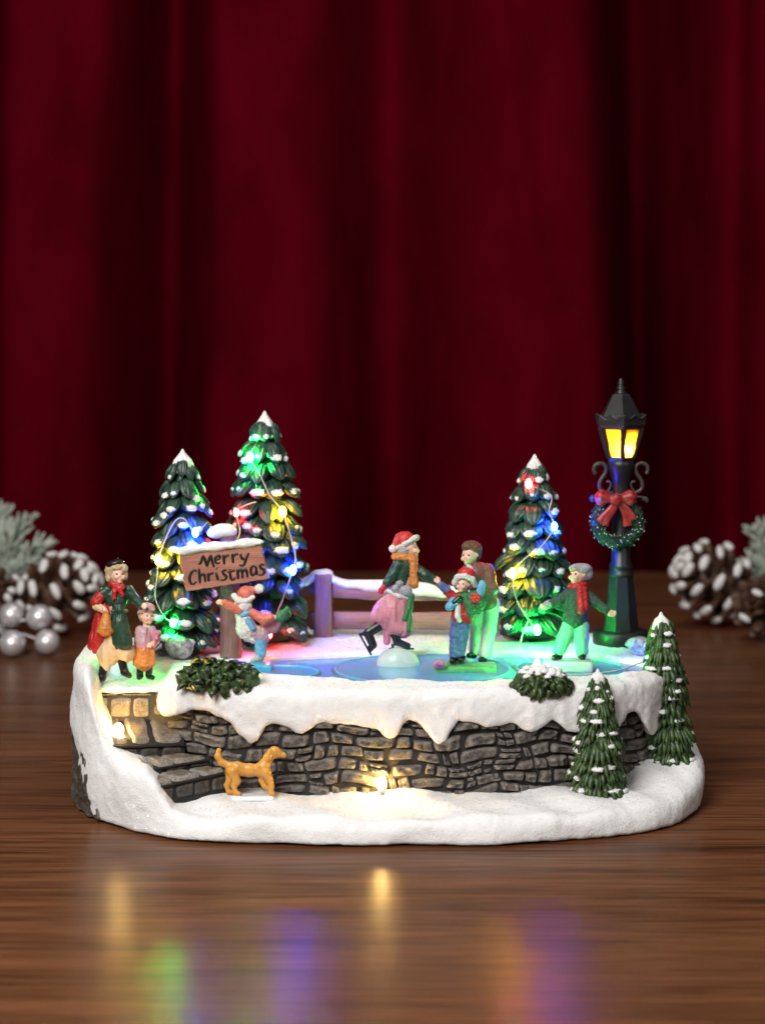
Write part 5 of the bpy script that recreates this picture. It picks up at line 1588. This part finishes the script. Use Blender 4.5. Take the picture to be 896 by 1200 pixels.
# ------------------------------------------------------------------ blurred decorations behind
def pinecone(name, label, c, R, H, axis, n_, frost, seed, lift=0.12):
    r_ = random.Random(seed)
    ax = np.array(axis, float); ax /= np.linalg.norm(ax)
    a0 = np.cross(ax, [0, 0, 1.0]) if abs(ax[2]) < .9 else np.cross(ax, [0, 1.0, 0])
    a0 /= np.linalg.norm(a0); b0 = np.cross(ax, a0)
    c = np.array(c, float)
    root = empty(name, (c[0], c[1], 0), label, 'pine cone', 'pine cones beside the stand')
    sc_, fr_, co = MB(), MB(), MB()
    co.tube([c - ax * H * .5, c - ax * H * .1, c + ax * H * .48], [R * .34, R * .42, R * .12], 12)
    co.build('core', M['cone'], root)
    for i in range(n_):
        t = (i + .5) / n_
        th = i * 2.39996
        er = a0 * math.cos(th) + b0 * math.sin(th)
        et = np.cross(ax, er)
        prof = math.sin(math.pi * (.16 + .78 * t)) ** .75
        L = R * prof
        up = lift + .95 * t * t
        d = er + ax * up; d /= np.linalg.norm(d)
        nn = np.cross(d, et); nn = nn if nn @ ax > 0 else -nn
        base = c + ax * H * (t - .5) * .86
        w = R * .20 * (0.75 + .4 * prof)
        vs, fs = [], []
        nu, nv = 7, 8
        for k in range(nu + 1):
            u = k / nu
            p = base + d * L * u + nn * (.16 * R * u * u)
            ww = w * (.3 + .7 * u ** .8) * (1 if u < .8 else math.sqrt(max(1 - ((u - .8) / .215) ** 2, 0)))
            tt = R * (.05 + .085 * u ** 2) * (1 if u < .8 else math.sqrt(max(1 - ((u - .8) / .215) ** 2, 0)))
            for j in range(nv):
                a = 2 * math.pi * j / nv
                vs.append(p + et * ww * math.cos(a) + nn * tt * math.sin(a))
        for k in range(nu):
            for j in range(nv):
                j2 = (j + 1) % nv
                fs.append((k * nv + j, k * nv + j2, (k + 1) * nv + j2, (k + 1) * nv + j))
        sc_.add(vs, fs)
        if r_.random() < frost:
            tip = base + d * L * .93 + nn * (.16 * R)
            fr_.blob(tip + d * R * .02, [et * w * .95, d * R * .085, nn * R * .10], 9, 6, 0, .1)
    sc_.build('scales', M['cone'], root)
    if frost:
        fr_.build('frost', M['frost'], root, disp=[(.05, 2)])
    return root

pinecone('pine_cone', 'frosted pine cone lying just behind the silver berries', W(64, 697, 123.6) * [1, 1, 0] + [0, 0, 2.5], 2.6, 5.2, (.62, -.35, .35), 37, .95, 3)
pinecone('pine_cone', 'brown pine cone at the picture edge between berries and frosted sprig', W(-8, 700, 124.5) * [1, 1, 0] + [0, 0, 2.2], 2.0, 3.6, (.5, -.6, .1), 30, .6, 4)
pinecone('pine_cone', 'thickly frosted pine cone on the table beyond the slim pine', W(842, 685, 127) * [1, 1, 0] + [0, 0, 2.62], 2.7, 5.0, (-.75, -.2, .45), 37, 1.0, 5)
pinecone('pine_cone', 'plain brown pine cone in front of the thickly frosted cone', W(895, 708, 121.5) * [1, 1, 0] + [0, 0, 2.05], 2.1, 3.6, (-.4, -.75, .2), 32, .12, 6)

# silver berries wired together
root = empty('berry_spray', W(30, 770, 116) * [1, 1, 0], 'spray of shiny silver berries on wire stems at the table edge of the cones', 'berries')
bt = [(14, 721, 117.6, .74), (46.5, 724, 117.2, .76), (15, 755, 115.8, .75), (55.5, 752, 116.4, .72), (-16, 742, 116.8, .74)]
hub = W(-4, 738, 117.8)
wires = MB()
for px, py, Dd, r in bt:
    p = W(px, py, Dd)
    if py > 730: p[2] = max(r, min(p[2], r + .02))
    mb = MB(); mb.blob(p, [(r, 0, 0), (0, r, 0), (0, 0, r)], 24, 16)
    mb.build('berry', M['silver'], root)
    wires.tube(spline([hub, (hub + p) / 2 + [0, -.2, .15], p], 6), .075, 6)
wires.build('stem', M['silver'], root)

def sprig(label, base, tips, n_, L, seed, root_loc):
    r_ = random.Random(seed)
    root = empty('fir_sprig', root_loc, label, 'fir sprig', 'frosted fir sprigs')
    tw, nd = MB(), MB()
    for tip in tips:
        P = spline([base, (np.array(base) + tip) / 2 + [0, 0, .3], tip], 10)
        tw.tube(P, [.16 - .09 * i / len(P) for i in range(len(P))], 7)
        for i in range(n_):
            t = (i + r_.random()) / n_
            k = min(int(t * (len(P) - 1)), len(P) - 2)
            p = P[k] + (P[k + 1] - P[k]) * (t * (len(P) - 1) - k)
            d = P[k + 1] - P[k]; d = d / np.linalg.norm(d)
            rd = np.array([r_.gauss(0, 1) for _ in range(3)]); rd -= d * (rd @ d); rd /= np.linalg.norm(rd)
            dr = d * (.9 + .5 * t) + rd * .8; dr /= np.linalg.norm(dr)
            l = L * r_.uniform(.7, 1.1) * (1 - .3 * t)
            nd.tube([p, p + dr * l * .5, p + dr * l], [.09, .125, .07], 5)
    tw.build('twig', M['twig'], root)
    nd.build('needles', M['needle'], root)
    return root
b = W(-20, 735, 131); b[2] = max(b[2], .2)
sprig('pale frosted fir sprig rising behind the cone and silver berries', b, [W(28, 612, 130), W(46, 640, 129.5), W(2, 604, 132), W(30, 664, 129)], 85, 2.0, 3, (b[0], b[1], 0))
b = W(925, 735, 132); b[2] = max(b[2], .2)
sprig('pale frosted fir sprig rising behind the plain brown cone', b, [W(886, 626, 132), W(900, 616, 133), W(880, 660, 131)], 75, 1.7, 4, (b[0], b[1], 0))
